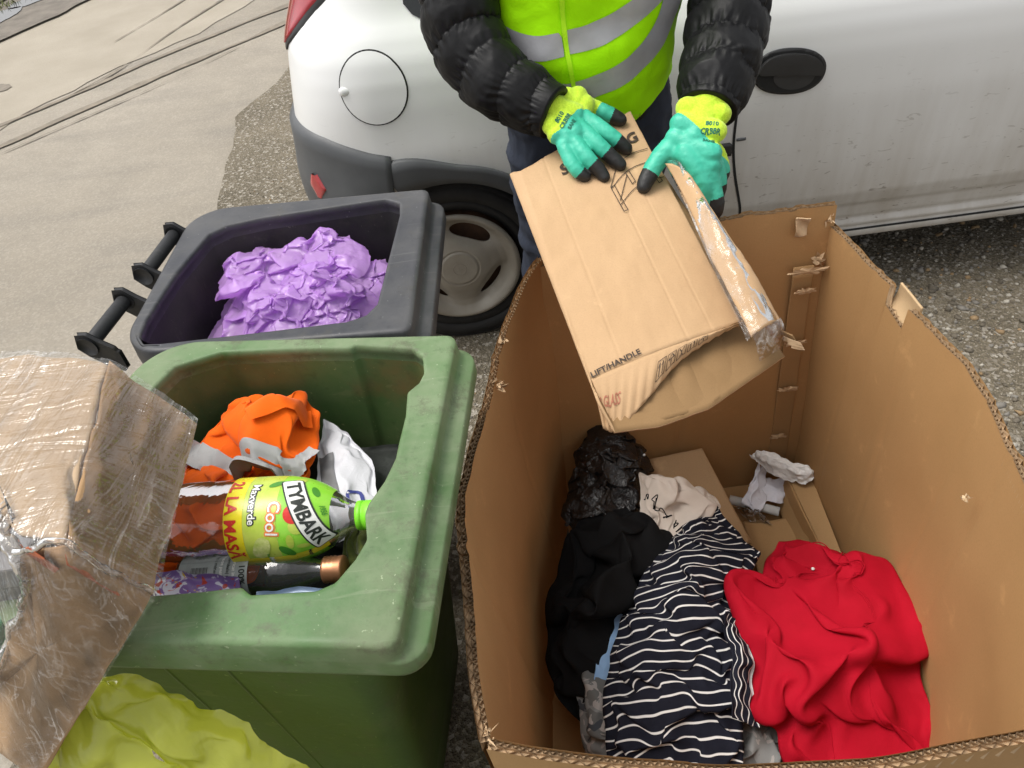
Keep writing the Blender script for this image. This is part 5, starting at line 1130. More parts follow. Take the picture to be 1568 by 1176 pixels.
# garments
M_BLACK = fabric('black_cotton', (.0075, .0075, .008), (.005, .005, .0055), .8, .15, 0)
o = cloth_sheet('black_trousers', [(.105, 1.0, .27), (.055, .93, .25), (.012, .83, .23), (-.005, .72, .21), (.012, .65, .19), (.045, .60, .18)], [(.214, 1.015, .28), (.275, .93, .28), (.262, .86, .26), (.18, .76, .25), (.14, .68, .24), (.10, .62, .20)], M_BLACK, None, 44, 38, 0, .35, 90, None, bend=.5, seed=63, amp=.06, wave=6, anchor=.004, oct=2, sub=2, mid=relief(.065, .04, 2.0, 8)); tag(o, 'black cotton trousers heaped along the left wall of the cardboard bin', 'trousers')
M_BLUE = fabric('pale_blue_cotton', (.33, .52, .78), (.28, .45, .70), .85, .2)
o = cloth_sheet('blue_shirt', [(.150, .80, .262), (.118, .765, .255), (.088, .68, .245), (.080, .645, .24)], [(.185, .765, .255), (.16, .72, .25), (.125, .66, .24), (.115, .63, .235)], M_BLUE, None, 26, 20, 0, .10, 40, None, bend=.5, seed=64, amp=.012, wave=14, anchor=.02, sag=.004, mid=relief(.006, .003, 3, 3)); tag(o, 'strip of pale blue shirt between black trousers and striped top', 'shirt')
def camo():
    t = NT('grey_camo'); a = t.noise(22, 2, .4, dist=1.2); b = t.noise(31, 2, .4, dist=1.5)
    c = t.mix(t.ramp(a, .48, .5), (.13, .13, .125), (.22, .22, .215)); c = t.mix(t.ramp(b, .60, .615), c, (.36, .33, .31)); c = t.mix(t.ramp(t.noise(27, 2, .4, dist=1), .66, .675), c, (.05, .055, .065))
    return t.set(color=c, rough=.9, normal=t.bump(t.noise(700, 2), .3, .0006, t.bump(t.noise(26, 3), .3, .006)))
M_CAMO = camo()
o = cloth_sheet('camouflage_trousers', [(.060, .70, .22), (.040, .66, .215), (.045, .56, .19), (.055, .48, .18)], [(.125, .69, .24), (.13, .64, .24), (.13, .54, .22), (.14, .46, .20)], M_CAMO, None, 30, 22, 0, .25, 60, None, bend=.5, seed=65, amp=.03, wave=9, anchor=.012, mid=relief(.035, .012, 3, 4)); tag(o, 'grey camouflage trousers under the left edge of the striped top', 'trousers')
o = cloth_sheet('camouflage_jacket', [(.30, .57, .20), (.27, .50, .19), (.255, .44, .18)], [(.42, .57, .21), (.40, .50, .20), (.37, .43, .18)], M_CAMO, None, 28, 28, 0, .28, 60, None, bend=.5, seed=66, amp=.03, wave=10, anchor=.012, mid=relief(.035, .012, 3, 6)); tag(o, 'grey camouflage jacket edge between striped top and red cloth', 'jacket')
for s_ in ():
    pth = catmull([(.375, .46, .225), (.392, .50, .235), (.405, .545, .23)], 20)
    tb = tubemesh('hem_roll', pth, .006, M_CAMO, o, 10); tb.matrix_parent_inverse = Matrix()
M_CREAM = fabric('cream_cotton', (.66, .58, .51), (.58, .50, .43), .85, .2)
cr = cloth_sheet('cream_shirt', [(.262, 1.085, .30), (.245, 1.04, .295), (.232, .985, .285), (.275, .915, .28)], [(.300, 1.045, .29), (.375, 1.035, .285), (.412, .975, .28), (.37, .90, .28)], M_CREAM, None, 34, 34, 0, .35, 80, None, bend=.4, seed=67, amp=.045, wave=8, anchor=.006, oct=2, sub=2, mid=relief(.030, .022, 2.2, 9)); tag(cr, 'cream cotton shirt crumpled above the striped top', 'shirt')
for i in range(7):   # printed squiggles along its hem
    a = np.array((.243+.012*i, 1.03-.017*i, 0)); rg = np.random.default_rng(i); pp = [a+np.r_[rg.normal(0, .006, 2), 0] for _ in range(5)]; bv_ = None
    c_ = catmull(pp, 24)
    if i == 0: crb = bvh_of(cr)
    W_ = []
    for p in c_:
        h = crb.ray_cast(Vector((p[0], p[1], 1)), Vector((0, 0, -1))); 
        if h[0] is not None: W_.append(np.array(h[0])+(0, 0, .001))
    if len(W_) > 6: tubemesh('printed_squiggle', np.array(W_), .0011, M_BLACK, cr, 6).matrix_parent_inverse = Matrix()
# striped top
def striped():
    t = NT('navy_stripes'); u = t.co('UV'); sp = t.n('SeparateXYZ'); t.l(u, sp.inputs[0]); fr = t.math('FRACT', sp.outputs['X'])
    s = t.ramp(fr, .83, .86); col = t.mix(s, t.mix(t.ramp(t.noise(20, 3), .3, .7), (.006, .007, .014), (.012, .013, .023)), (.74, .72, .70))
    return t.set(color=col, rough=.85, spec=.2, normal=t.bump(t.noise(800, 2), .2, .0005, t.bump(t.noise(34, 4, .6, dist=.7), .3, .005)))
M_STR = striped()
sl = [(.345, .945, .285), (.295, .915, .285), (.2417, .870, .285), (.190, .81, .28), (.1448, .74, .275), (.115, .68, .27), (.0928, .6146, .265), (.0823, .53, .25), (.09, .46, .22), (.10, .42, .2)]
sr = [(.398, .985, .29), (.418, .93, .29), (.445, .845, .29), (.40, .79, .285), (.362, .740, .28), (.352, .69, .28), (.345, .64, .275), (.328, .57, .27), (.315, .50, .25), (.29, .42, .22)]
o = cloth_sheet('striped_top', sl, sr, M_STR, None, 76, 48, 0, (.42, .22), 80, None, bend=.15, seed=68, amp=.04, wave=9, anchor=.014, oct=2, mid=relief(.050, .026, 2.2, 11), uvs=(38, 1), stretch=(1.6, 1, 1)); tag(o, 'navy top with thin white stripes lying in the middle of the heap', 'top')
o2 = cloth_sheet('sleeve', [(.335, .715, .33), (.318, .62, .335), (.30, .53, .31)], [(.372, .70, .30), (.362, .62, .30), (.350, .52, .27)], M_STR, o, 30, 24, 0, .08, 40, None, bend=.3, seed=69, amp=.01, wave=16, anchor=.03, mid=relief(.022, .006, 3, 4), uvs=(1, 1)); o2.matrix_parent_inverse = Matrix()
uvl = o2.data.uv_layers[0]; a = np.zeros(len(uvl.data)*2, np.float32); uvl.data.foreach_get('uv', a); a = a.reshape(-1, 2)[:, ::-1]*np.array([5, 1], np.float32); uvl.data.foreach_set('uv', a.ravel())
M_REDC = fabric('red_cotton', (.43, .005, .020), (.36, .004, .015), .8, .16, 0, 24)
rl = [(.500, .875, .285), (.455, .83, .285), (.435, .79, .285), (.362, .748, .29), (.345, .69, .28), (.335, .61, .27), (.33, .545, .265), (.375, .52, .25), (.378, .46, .23), (.378, .40, .2)]
rr_ = [(.560, .865, .285), (.615, .825, .28), (.668, .765, .27), (.672, .70, .265), (.668, .63, .26), (.655, .56, .25), (.648, .50, .24), (.64, .45, .22), (.60, .41, .2), (.56, .40, .19)]
o = cloth_sheet('red_trousers', rl, rr_, M_REDC, None, 46, 42, 0, .40, 90, None, bend=.6, seed=76, amp=.06, wave=6, anchor=.004, oct=2, sub=2, mid=relief(.055, .05, 2.0, 16)); tag(o, 'bright red cotton trousers bunched at the right of the heap', 'trousers')
def seams(o, nu, nv, rows=(), cols=(), m=None, r=.0010, off=.0012):
    P = np.zeros(len(o.data.vertices)*3); o.data.vertices.foreach_get('co', P); P = P.reshape(nu, nv, 3)
    for kind, idx in [('r', i) for i in rows]+[('c', j) for j in cols]:
        L_ = P[idx, 2:-2] if kind == 'r' else P[2:-2, idx]
        for d in (0, .006):
            q = catmull(L_, len(L_)*3)+np.array((d*.7, d*.7, off)); tubemesh('stitch_seam', q, r, m, o, 6).matrix_parent_inverse = Matrix()
seams(o, 46, 42, (9,), (30,), M_REDC)
# loose polystyrene beads
redb = bvh_of(o)
M_BEAD = simple('white_bead', (.82, .82, .80), .6, .1, 40)
def bead(p, r, lab):
    V, Fc = ellipsoid(p, (r, r*.95, r*.9), 8, 12); tag(mesh('foam_bead', V, Fc, M_BEAD), lab, 'bead', 'stray foam beads')
h = redb.ray_cast(Vector((.535, .79, 1)), Vector((0, 0, -1)))[0]; bead((h.x, h.y, h.z+.003), .0035, 'tiny white foam bead on the red trousers')
bead((.285, 1.165, .262), .0035, 'tiny white foam bead beside the black bag')
# ------------------------------------------------------------------ purple bag in the grey bin
M_PURP = plastic('purple_film', (.76, .48, .90), (.68, .40, .85), .2, .55, .4, 45, .6, .2)
def pinx(u, v): return (u == 0) | (u == 1) | (v == 0) | (v == 1)
pb = thing('purple_bag', 'crumpled translucent purple bin bag inside the dark grey bin', 'bag', (-.37, 1.15, .6))
cloth_sheet('bag_body', [(-.50, 1.275, .80), (-.525, 1.18, .80), (-.535, 1.08, .80), (-.53, .99, .79)], [(-.205, 1.265, .80), (-.20, 1.18, .80), (-.21, 1.08, .80), (-.225, .99, .79)], M_PURP, pb, 44, 44, 0, .35, 70, None, bend=.04, seed=81, th=0, fine=.06, fscale=40, amp=.045, wave=7, anchor=.006, oct=2, mid=relief(.055, .02, 2.2, 3))
cloth_sheet('bag_mouth', [(-.492, 1.27, .875), (-.487, 1.21, .872), (-.465, 1.15, .865), (-.43, 1.07, .86), (-.395, 1.015, .855)], [(-.262, 1.262, .895), (-.245, 1.20, .89), (-.265, 1.13, .88), (-.29, 1.06, .872), (-.31, 1.01, .86)], M_PURP, pb, 56, 52, 0, .45, 80, None, bend=.03, seed=82, th=0, fine=.07, fscale=44, sm=0, amp=.055, wave=7, anchor=.007, oct=3, pins=None, ruffle=.018, sub=0, mid=relief(.04, .04, 2.0, 6, .5))
cloth_sheet('bag_mouth', [(-.335, 1.155, .882), (-.34, 1.10, .88), (-.325, 1.03, .868)], [(-.205, 1.215, .855), (-.215, 1.13, .855), (-.235, 1.02, .85)], M_PURP, pb, 46, 46, 0, .45, 80, None, bend=.03, seed=83, th=0, fine=.07, fscale=44, sm=0, amp=.05, wave=8, anchor=.007, oct=3, pins=None, ruffle=.018, sub=0, mid=relief(.035, .035, 2.2, 8, .5))
# ------------------------------------------------------------------ things in the green bin
M_ORA = fabric('orange_hivis', (.88, .135, .004), (.76, .105, .003), .7, .22, .1, 18); M_GREYB = fabric('grey_reflective', (.42, .42, .42), (.36, .36, .36), .5, .2, 0)
ov = thing('orange_vest', 'bright orange work vest with grey reflective band in the green bin', 'vest', (-.40, .76, .6))
v1 = cloth_sheet('vest_cloth', [(-.415, .885, .845), (-.455, .862, .842), (-.480, .82, .835), (-.470, .775, .83), (-.415, .722, .83)], [(-.365, .880, .85), (-.292, .835, .85), (-.288, .789, .845), (-.300, .735, .84), (-.315, .712, .835)], M_ORA, ov, 42, 42, 0, .42, 90, None, sub=2, sm=3, bend=.8, seed=91, amp=.06, wave=8, anchor=.004, oct=2, mid=relief(.040, .045, 2.0, 5))
cloth_sheet('vest_cloth', [(-.487, .785, .84), (-.505, .73, .845), (-.510, .65, .84), (-.50, .575, .835)], [(-.405, .745, .84), (-.365, .70, .84), (-.35, .63, .82), (-.36, .575, .82)], M_ORA, ov, 32, 28, 0, .30, 70, None, bend=.4, seed=92, amp=.04, wave=8, anchor=.006, sub=2, oct=2, mid=relief(.03, .014, 2.4, 7))
vb2 = bvh_of(v1)
def drop_strip(name, c, w, m, parent, bv, off=.003, n=50, k=7):
    c = catmull(np.asarray(c, float), n); T = np.gradient(c, axis=0); T /= np.linalg.norm(T, axis=1)[:, None]; N = np.c_[-T[:, 1], T[:, 0]]; G = []
    zl = .85
    for p, nn in zip(c, N):
        row = []
        for j in np.linspace(-.5, .5, k):
            q = p+nn*w*j; h = bv.ray_cast(Vector((q[0], q[1], 2)), Vector((0, 0, -1)))
            if h[0] is not None: zl = h[0].z
            row.append((q[0], q[1], zl+off))
        G.append(row)
    G = np.array(G)
    for _ in range(2): G[1:-1, 1:-1, 2] = np.maximum(G[1:-1, 1:-1, 2], (G[:-2, 1:-1, 2]+G[2:, 1:-1, 2]+G[1:-1, :-2, 2]+G[1:-1, 2:, 2])/4)
    return gridmesh(name, G, m, parent)
drop_strip('reflective_band', [(-.488, .800), (-.455, .772), (-.42, .748), (-.38, .735), (-.335, .728)], .040, M_GREYB, ov, vb2, .007)
drop_strip('reflective_band', [(-.335, .728), (-.31, .735), (-.292, .76)], .020, M_GREYB, ov, vb2, .007)
drop_strip('pocket_flap', [(-.375, .79), (-.34, .808), (-.30, .815)], .032, M_ORA, ov, vb2, .009)
# white carrier bag with part of a printed word
M_WBAG = plastic('white_film', (.72, .72, .76), (.66, .66, .70), .4, .15, .3, 30)
wb = cloth_sheet('white_bag', [(-.2924, .855, .815), (-.300, .79, .82), (-.295, .73, .82), (-.275, .665, .82), (-.265, .62, .81)], [(-.255, .815, .815), (-.228, .77, .815), (-.205, .722, .815), (-.208, .67, .82), (-.215, .63, .81)], M_WBAG, None, 36, 28, 0, .12, 50, None, bend=.4, seed=93, th=0, amp=.015, wave=9, anchor=.02, mid=relief(.018, .006, 2.4, 2)); tag(wb, 'white plastic carrier bag with red and blue print in the green bin', 'bag')
wbb = bvh_of(wb)
def drop_text(s, size, p, rot, m, parent, bv, off=.0015, bold=.0008):
    V, Fc = text2d(s, size, bold); V, Fc = subdiv2d(V, Fc, .008); c, sn = math.cos(R(rot)), math.sin(R(rot)); P = []
    zl = .83
    for x, y in V:
        q = (p[0]+x*c-y*sn, p[1]+x*sn+y*c); h = bv.ray_cast(Vector((*q, 2)), Vector((0, 0, -1)))
        if h[0] is not None: zl = h[0].z
        P.append((*q, zl+off))
    o = mesh('lettering', P, Fc, m, parent, flat=True); o.matrix_parent_inverse = Matrix.Translation(parent.location).inverted() if parent.type == 'EMPTY' else Matrix(); return o
drop_text('L', .042, (-.262, .705), 205, simple('print_red', (.55, .03, .06), .6), wb, wbb); drop_text('U', .038, (-.226, .700), 195, simple('print_blue', (.05, .06, .25), .6), wb, wbb)
gs = drop_strip('grey_panel', [(-.285, .775), (-.278, .73), (-.268, .69)], .022, simple('grey_print', (.16, .16, .165), .6, .2, 20), wb, wbb, .002); gs.matrix_parent_inverse = Matrix()
# olive rag by the bottle cap
o = cloth_sheet('olive_rag', [(-.235, .66, .845), (-.245, .60, .84), (-.25, .54, .83)], [(-.195, .645, .85), (-.20, .59, .845), (-.205, .53, .83)], fabric('olive_cloth', (.10, .12, .03), (.07, .085, .02), .95, .6, .2, 60), None, 30, 24, 0, .12, 40, None, seed=94, amp=.012, wave=24, anchor=.02, mid=relief(.012, .008, 4, 3)); tag(o, 'olive green rag tucked under the bottle necks in the green bin', 'rag')
# ------------------------------------------------------------------ big clear drink bottle with printed sleeve
def axis_frame(a, b, camp=(0, 0, 1.65)):
    a, b = np.array(a, float), np.array(b, float); ax = b-a; L = np.linalg.norm(ax); ax /= L
    e1 = np.array(camp)-(a+b)/2; e1 -= ax*e1.dot(ax); e1 /= np.linalg.norm(e1); e2 = np.cross(e1, ax)
    if e2[1] > 0: e2 = -e2
    return a, ax, e1, e2, L
def lathe_axis(name, fr, prof, m, parent, n=56, a0=0, a1=2*np.pi, closed=True):
    a, ax, e1, e2, L = fr; th = np.linspace(a0, a1, n, endpoint=not closed)
    G = np.array([[a+ax*s+r*(math.cos(q)*e1+math.sin(q)*e2) for q in th] for s, r in prof]); return gridmesh(name, G, m, parent, cv=closed)
def pet_mat(name, tint):
    t = NT(name); tr = t.n('BsdfTransparent'); tr.inputs[0].default_value = (*tint, 1); gl = t.n('BsdfGlossy'); gl.inputs['Roughness'].default_value = .06; df = t.n('BsdfDiffuse'); df.inputs[0].default_value = (.8, .8, .8, 1)
    nb_ = t.bump(t.noise(22, 3, .5, dist=.5), .35, .008); t.l(nb_, gl.inputs['Normal']); lw = t.n('LayerWeight'); lw.inputs[0].default_value = .35; t.l(nb_, lw.inputs['Normal'])
    m1 = t.n('MixShader'); m1.inputs[0].default_value = .03; t.l(tr.outputs[0], m1.inputs[1]); t.l(df.outputs[0], m1.inputs[2])
    m2 = t.n('MixShader'); t.l(t.math('ADD', t.math('MULTIPLY', lw.outputs['Fresnel'], .75), .03, True), m2.inputs[0]); t.l(m1.outputs[0], m2.inputs[1]); t.l(gl.outputs[0], m2.inputs[2]); t.l(m2.outputs[0], t.out.inputs[0]); return t.m
M_PET = pet_mat('clear_pet', (.96, .96, .96))
BF = axis_frame((-.516, .6440, .872), (-.186, .6065, .880))
bot = thing('juice_bottle', 'large empty clear juice bottle with green and yellow label in the green bin', 'bottle', (-.36, .63, .8))
_s = np.array([0, .004, .012, .02, .06, .065, .075, .12, .125, .135, .20, .225, .25, .27, .285, .295, .302, .312]); _r = np.array([.03, .046, .052, .054, .054, .0510, .054, .054, .0515, .0550, .0550, .0535, .0470, .0370, .026, .0185, .0168, .0165])
def brad(s): return np.interp(s, _s, _r)
ss = np.r_[np.linspace(0, .03, 8), np.linspace(.035, .312, 60)]
pr = brad(ss); prs = np.convolve(np.pad(pr, 2, 'edge'), np.ones(5)/5, 'valid')
def brs(s): return np.interp(s, ss, prs)
lathe_axis('bottle_shell', BF, np.c_[ss, prs], M_PET, bot)
M_CAP = simple('lime_cap', (.22, .72, .03), .4, .1, 20)
lathe_axis('bottle_cap', BF, [(.304, .0155), (.304, .0185), (.3105, .0188), (.311, .0178), (.313, .0178), (.3135, .0188), (.328, .0185), (.330, .016), (.330, .001)], M_CAP, bot, 40)
L0 = .152
LABEL_TOP = .128
def lab_pt(hh, vv, off=.0008):
    """label coordinates: hh round the bottle (m), vv up towards the neck (m)"""
    a, ax, e1, e2, L = BF; s = L0+np.asarray(vv); r = brs(s); q = np.asarray(hh)/.0550
    return a+ax*s[..., None]+(r+off)[..., None]*(np.cos(q)[..., None]*e1+np.sin(q)[..., None]*e2)
def lab_rect(name, h0, h1, v0, v1, m, off=.0008, n=48, k=24):
    H, Vv = np.meshgrid(np.linspace(h0, h1, n), np.linspace(v0, v1, k), indexing='ij'); return gridmesh(name, lab_pt(H, Vv, off), m, bot)
def lab_shape(name, V, Fc, h, v, rot, m, off, sub=.006):
    V, Fc = subdiv2d(V, Fc, sub); c, sn = math.cos(R(rot)), math.sin(R(rot)); return mesh(name, lab_pt(h+V[:, 0]*c-V[:, 1]*sn, v+V[:, 0]*sn+V[:, 1]*c, off), Fc, m, bot, flat=True)
def gloss(name, c, c2=None, sc=40, rough=.3):
    return simple(name, c, rough, .15, sc, c2=c2)
M_LG, M_LP, M_LY, M_LR, M_LW, M_LK = gloss('label_green', (.22, .58, .03), (.30, .62, .06), 60), gloss('label_pale', (.52, .60, .10), (.36, .50, .05), 45), gloss('label_yellow', (.86, .72, .02)), gloss('label_red', (.62, .03, .02)), gloss('label_white', (.80, .80, .76)), gloss('label_black', (.02, .025, .02))
M_LO = gloss('label_orange', (.80, .22, .05)); M_LD = gloss('label_dark_green', (.06, .26, .02))
lab_rect('label_panel', -.155, .155, 0, .024, M_LY, .0008); lab_rect('label_panel', -.155, .052, .0242, .066, M_LP, .0008); lab_rect('label_panel', -.155, .052, .0662, LABEL_TOP-.003, M_LG, .0008)
lab_rect('label_panel', .0522, .066, .0242, LABEL_TOP-.008, M_LY, .0008); lab_rect('label_panel', .0662, .15, .0242, LABEL_TOP-.012, M_LG, .0008)
def ctext(s, size, bold=0.0, **k):
    V, Fc = text2d(s, size, bold, **k); V = V-np.array([(V[:, 0].min()+V[:, 0].max())/2, (V[:, 1].min()+V[:, 1].max())/2]); return V, Fc
lab_shape('lettering', *ctext('2L LA MASĂ', .0205, .0006), -.004, .0115, 0, M_LR, .0014)
lab_shape('lettering', *ctext('Maxverde', .0135, .0016), -.022, .036, 0, M_LK, .0012); lab_shape('lettering', *ctext('Maxverde', .0135, .0002), -.022, .036, 0, M_LW, .0018)
lab_shape('lettering', *ctext('Cool', .021, .0018), -.002, .062, -6, M_LO, .0014); lab_shape('lettering', *ctext('Cool', .021, .0002), -.002, .062, -6, M_LW, .0020)
def disc2(rx, ry, n=28, e=2): p = circ(0, 0, rx, ry, n, e); return p, [tuple(range(n))]
def rrect2(w, h, r): p = roundrect(-w/2, w/2, -h/2, h/2, [r]*4, 5); return p, [tuple(range(len(p)))]
lab_shape('apple_print', *disc2(.0125, .0115), -.006, .086, 0, M_LR, .0016); lab_shape('apple_print', *disc2(.011, .010), .010, .090, 0, M_LP, .0014); lab_shape('leaf_print', *disc2(.006, .0025), -.006, .0985, 25, M_LD, .0018)
lab_shape('apple_shine', *disc2(.003, .0045), -.010, .089, 20, gloss('label_pink', (.85, .45, .4)), .0020)
lab_shape('name_plate', *rrect2(.116, .0275, .004), -.004, .099, 22, M_LK, .0022); lab_shape('name_plate', *rrect2(.112, .0235, .003), -.004, .099, 22, M_LW, .0028)
lab_shape('lettering', *ctext('TYMBARK', .0225, .0007), -.004, .0992, 22, M_LK, .0034)
lab_shape('lettering', *ctext('1956', .009, .0003), -.012, .1195, 14, M_LD, .0022)
lab_shape('sandwich_print', *disc2(.016, .010, 24, 2.6), .036, .044, -25, gloss('label_cream', (.66, .66, .30), (.4, .5, .1), 160), .0014)
for i, (h_, v_, w_) in enumerate(((.030, .080, .010), (.044, .074, .012), (.040, .094, .008), (-.050, .060, .010), (-.060, .085, .014), (-.045, .108, .010))): lab_shape('leaf_print', *disc2(w_, w_*.45), h_, v_, 40*i, (M_LP, M_LD)[i % 2], .0013)
lab_shape('lettering', *ctext('Mere & Menta', .0085, .0003), .076, .052, 0, M_LW, .0014); lab_shape('print_block', *rrect2(.016, .016, .002), .080, .075, 0, M_LW, .0014); lab_shape('lettering', *ctext('Mango', .006, .0002), .059, .098, 0, M_LK, .0014)
lab_shape('lettering', *ctext('fara conservanti', .005, .0001), .060, .050, 0, M_LD, .0014); lab_shape('lettering', *ctext('suc natural 100%', .005, .0001), .088, .095, 0, M_LD, .0014)
# ------------------------------------------------------------------ glass bottle with copper cap
GF = axis_frame((-.452, .585, .828), (-.236, .556, .846))
gb = thing('glass_bottle', 'clear glass bottle with copper screw cap below the juice bottle', 'bottle', (-.33, .56, .8))
gs_ = np.r_[0, .003, .01, .03, .10, .13, .15, .165, .178, .19, .20]; gr_ = np.r_[.02, .028, .031, .032, .032, .031, .027, .021, .0155, .0135, .0135]
lathe_axis('bottle_shell', GF, np.c_[np.linspace(0, .20, 50), np.interp(np.linspace(0, .20, 50), gs_, gr_)], pet_mat('clear_glass', (.90, .95, .92)), gb, 44)
M_COP = simple('copper_cap', (.50, .235, .12), .35, .15, 30, metal=.7)
lathe_axis('bottle_cap', GF, [(.193, .0135), (.193, .0165), (.196, .0172), (.1985, .0160), (.201, .0172), (.2035, .0160), (.206, .0172), (.2085, .0162), (.2165, .0168), (.219, .0155), (.219, .0005)], M_COP, gb, 36)
def glab(hh, vv, off): a, ax, e1, e2, L = GF; q = np.asarray(hh)/.032; return a+ax*(np.asarray(vv))[..., None]+(.0322+off)*(np.cos(q)[..., None]*e1+np.sin(q)[..., None]*e2)
H, Vv = np.meshgrid(np.linspace(-.05, .05, 30), np.linspace(.012, .105, 20), indexing='ij'); gridmesh('paper_label', glab(H, Vv, .0006), simple('grey_label', (.34, .37, .36), .5, .25, 60), gb)
for i in range(14):
    H, Vv = np.meshgrid(np.linspace(-.012, .012, 6), np.array([.030+.0016*i, .030+.0016*i+(.0005, .0009, .0007)[i % 3]]), indexing='ij'); gridmesh('barcode_bar', glab(H, Vv, .0012), M_LK, gb)
for i, s in enumerate(('apa minerala naturala', 'a se pastra la rece', 'ambalaj reciclabil', 'fabricat in Romania')):
    V, Fc = ctext(s, .0062, .0001); mesh('lettering', glab(V[:, 0]*1.0, .062+.0085*i+V[:, 1], .0012), Fc, M_LW if i % 2 else M_LK, gb, flat=True)
V, Fc = ctext('100%', .011, .0003); mesh('lettering', glab(V[:, 0], .098+V[:, 1], .0012), Fc, M_LK, gb, flat=True)
# coloured wrapper at the near rim
def wrapper():
    t = NT('printed_wrapper'); a = t.noise(45, 3, .5, dist=1.5); c = t.mix(t.ramp(a, .44, .47), (.62, .62, .72), (.20, .12, .34)); c = t.mix(t.ramp(t.noise(60, 2, .5, dist=1), .60, .63), c, (.45, .05, .03)); c = t.mix(t.ramp(t.noise(75, 2, .5, dist=1), .66, .69), c, (.65, .45, .05))
    return t.set(color=c, rough=.3)
o = cloth_sheet('printed_wrapper', [(-.490, .575, .872), (-.48, .545, .868), (-.46, .515, .86)], [(-.36, .550, .868), (-.355, .530, .862), (-.345, .505, .855)], wrapper(), None, 24, 30, 0, .06, 30, None, seed=96, th=0, amp=.01, wave=14, anchor=.02, mid=relief(.008, .004, 3, 3)); tag(o, 'colourful printed wrapper along the near inner edge of the green bin', 'wrapper')
ob = bvh_of(o); drop_text('2,5L', .017, (-.462, .528), 100, M_LW, o, ob, .001, .0003)
o = cloth_sheet('blue_wrapper', [(-.345, .535, .862), (-.34, .51, .855)], [(-.24, .520, .86), (-.245, .495, .85)], simple('pale_blue_film', (.35, .45, .62), .3, .3, 50), None, 16, 24, 0, .06, 30, None, seed=97, th=0, amp=.008, wave=16, anchor=.02, mid=relief(.008, .004, 3, 3)); tag(o, 'pale blue plastic wrapper between the glass bottle and the near rim', 'wrapper')
# paper bag scraps filling the bin below
o = cloth_sheet('rubbish_liner', [(-.54, .87, .77), (-.55, .70, .77), (-.56, .56, .77)], [(-.15, .82, .77), (-.18, .66, .77), (-.23, .53, .77)], fabric('dark_rubbish', (.04, .045, .04), (.02, .02, .02), .6, .5, 0, 30), None, 50, 50, 0, .15, 40, None, seed=98, th=0, amp=.03, wave=9, anchor=.02, mid=relief(.01, .02, 3, 3)); tag(o, 'dark crumpled rubbish at the bottom of the green bin under the bottles', 'rubbish')
# ------------------------------------------------------------------ yellow bag in front of the green bin
M_YEL = plastic('yellow_film', (.74, .77, .13), (.64, .68, .08), .15, .6, .45, 20, .7, .6)
ytop = [(-.500, .445, .86), (-.4759, .447, .865), (-.4493, .443, .835), (-.4167, .432, .80), (-.3499, .402, .75), (-.2871, .368, .68), (-.2092, .3211, .58)]
ymid = [(-.545, .42, .855), (-.518, .4147, .86), (-.4898, .3948, .83), (-.4501, .3732, .79), (-.396, .3448, .72), (-.3431, .3158, .63), (-.2747, .2683, .5)]
ylow = [(-.62, .42, .80), (-.5866, .3974, .80), (-.5638, .3592, .76), (-.527, .3183, .70), (-.4914, .2849, .60), (-.4407, .2516, .5), (-.3621, .191, .4)]
yb = thing('yellow_bag', 'shiny translucent yellow bin bag slumped in front of the green bin', 'bag', (-.42, .30, 0))
cloth_sheet('bag_film', ytop, ymid, M_YEL, yb, 44, 20, 0, .05, 60, None, bend=.4, seed=101, th=0, fine=.03, fscale=30, fanchor=.03, amp=.02, wave=6, anchor=.006, oct=2, sag=.006, mid=relief(.022, .004, 2.2, 3))
cloth_sheet('bag_film', ymid, ylow, M_YEL, yb, 44, 20, 0, .06, 60, None, bend=.4, seed=102, th=0, fine=.03, fscale=30, fanchor=.03, amp=.02, wave=6, anchor=.006, oct=2, sag=.006, mid=relief(.02, .005, 2.4, 4))
cloth_sheet('bag_film', ylow, [(x*1.02, y*.75, max(.02, z-.55)) for x, y, z in ylow], M_YEL, yb, 34, 24, 0, .12, 40, None, bend=.08, seed=103, th=0, amp=.03, wave=7, anchor=.02, mid=relief(.03, .012, 2.4, 5))
# ------------------------------------------------------------------ film-wrapped carton at the left
wc = thing('wrapped_carton', 'opened brown carton wrapped in clear stretch film, leaning on the green bin', 'carton', (-.55, .60, .7))
A_, B_, C_, D_, E_, F__ = [np.array(p) for p in ((-.6349, .8298, 1.03), (-.5095, .7782, 1.04), (-.3961, .6972, .99), (-.3865, .4477, 1.0), (-.4345, .4571, 1.085), (-.4935, .4846, 1.075))]
A2, K_, G_, I_ = np.array((-.78, .83, 1.02)), np.array((-.6295, .6313, 1.05)), np.array((-.575, .365, .80)), np.array((-.67, .433, .84))
F2 = np.array((-.4945, .472, 1.062))
M_WC = kraft('wrapped_kraft', (.45, .29, .16), (.38, .235, .12)); M_WC_LIT = kraft('wrapped_kraft_lit', (.52, .385, .26), (.45, .325, .21))  # same kraft, paler for the upward face: light put into the colour
def poly_slab(name, pts, m, th=.006, seed=0):
    c = np.mean(pts, 0); P = resample(np.asarray(pts), 90, True); rings = [P+(c-P)*k for k in (0, .06, .14, .25, .4, .6, .8, .95)]; rings = [q+.0022*np.stack([fbm(q, 22, 3, seed+i) for i in range(3)], 1) for q in rings]; o = gridmesh(name, np.array(rings+[np.tile(c, (90, 1))]), m, wc, cv=True); solid(o, th, 0); return o
poly_slab('top_panel', [A2, A_, B_, (B_+E_)/2, E_, F__, K_, (-.77, .70, 1.02)], M_WC_LIT, seed=1)
poly_slab('side_panel', [B_, (B_+C_)/2, C_, (C_+D_)/2, D_, (D_+E_)/2, E_, (B_+E_)/2-np.array((.0, 0, .002))], M_WC, seed=5)
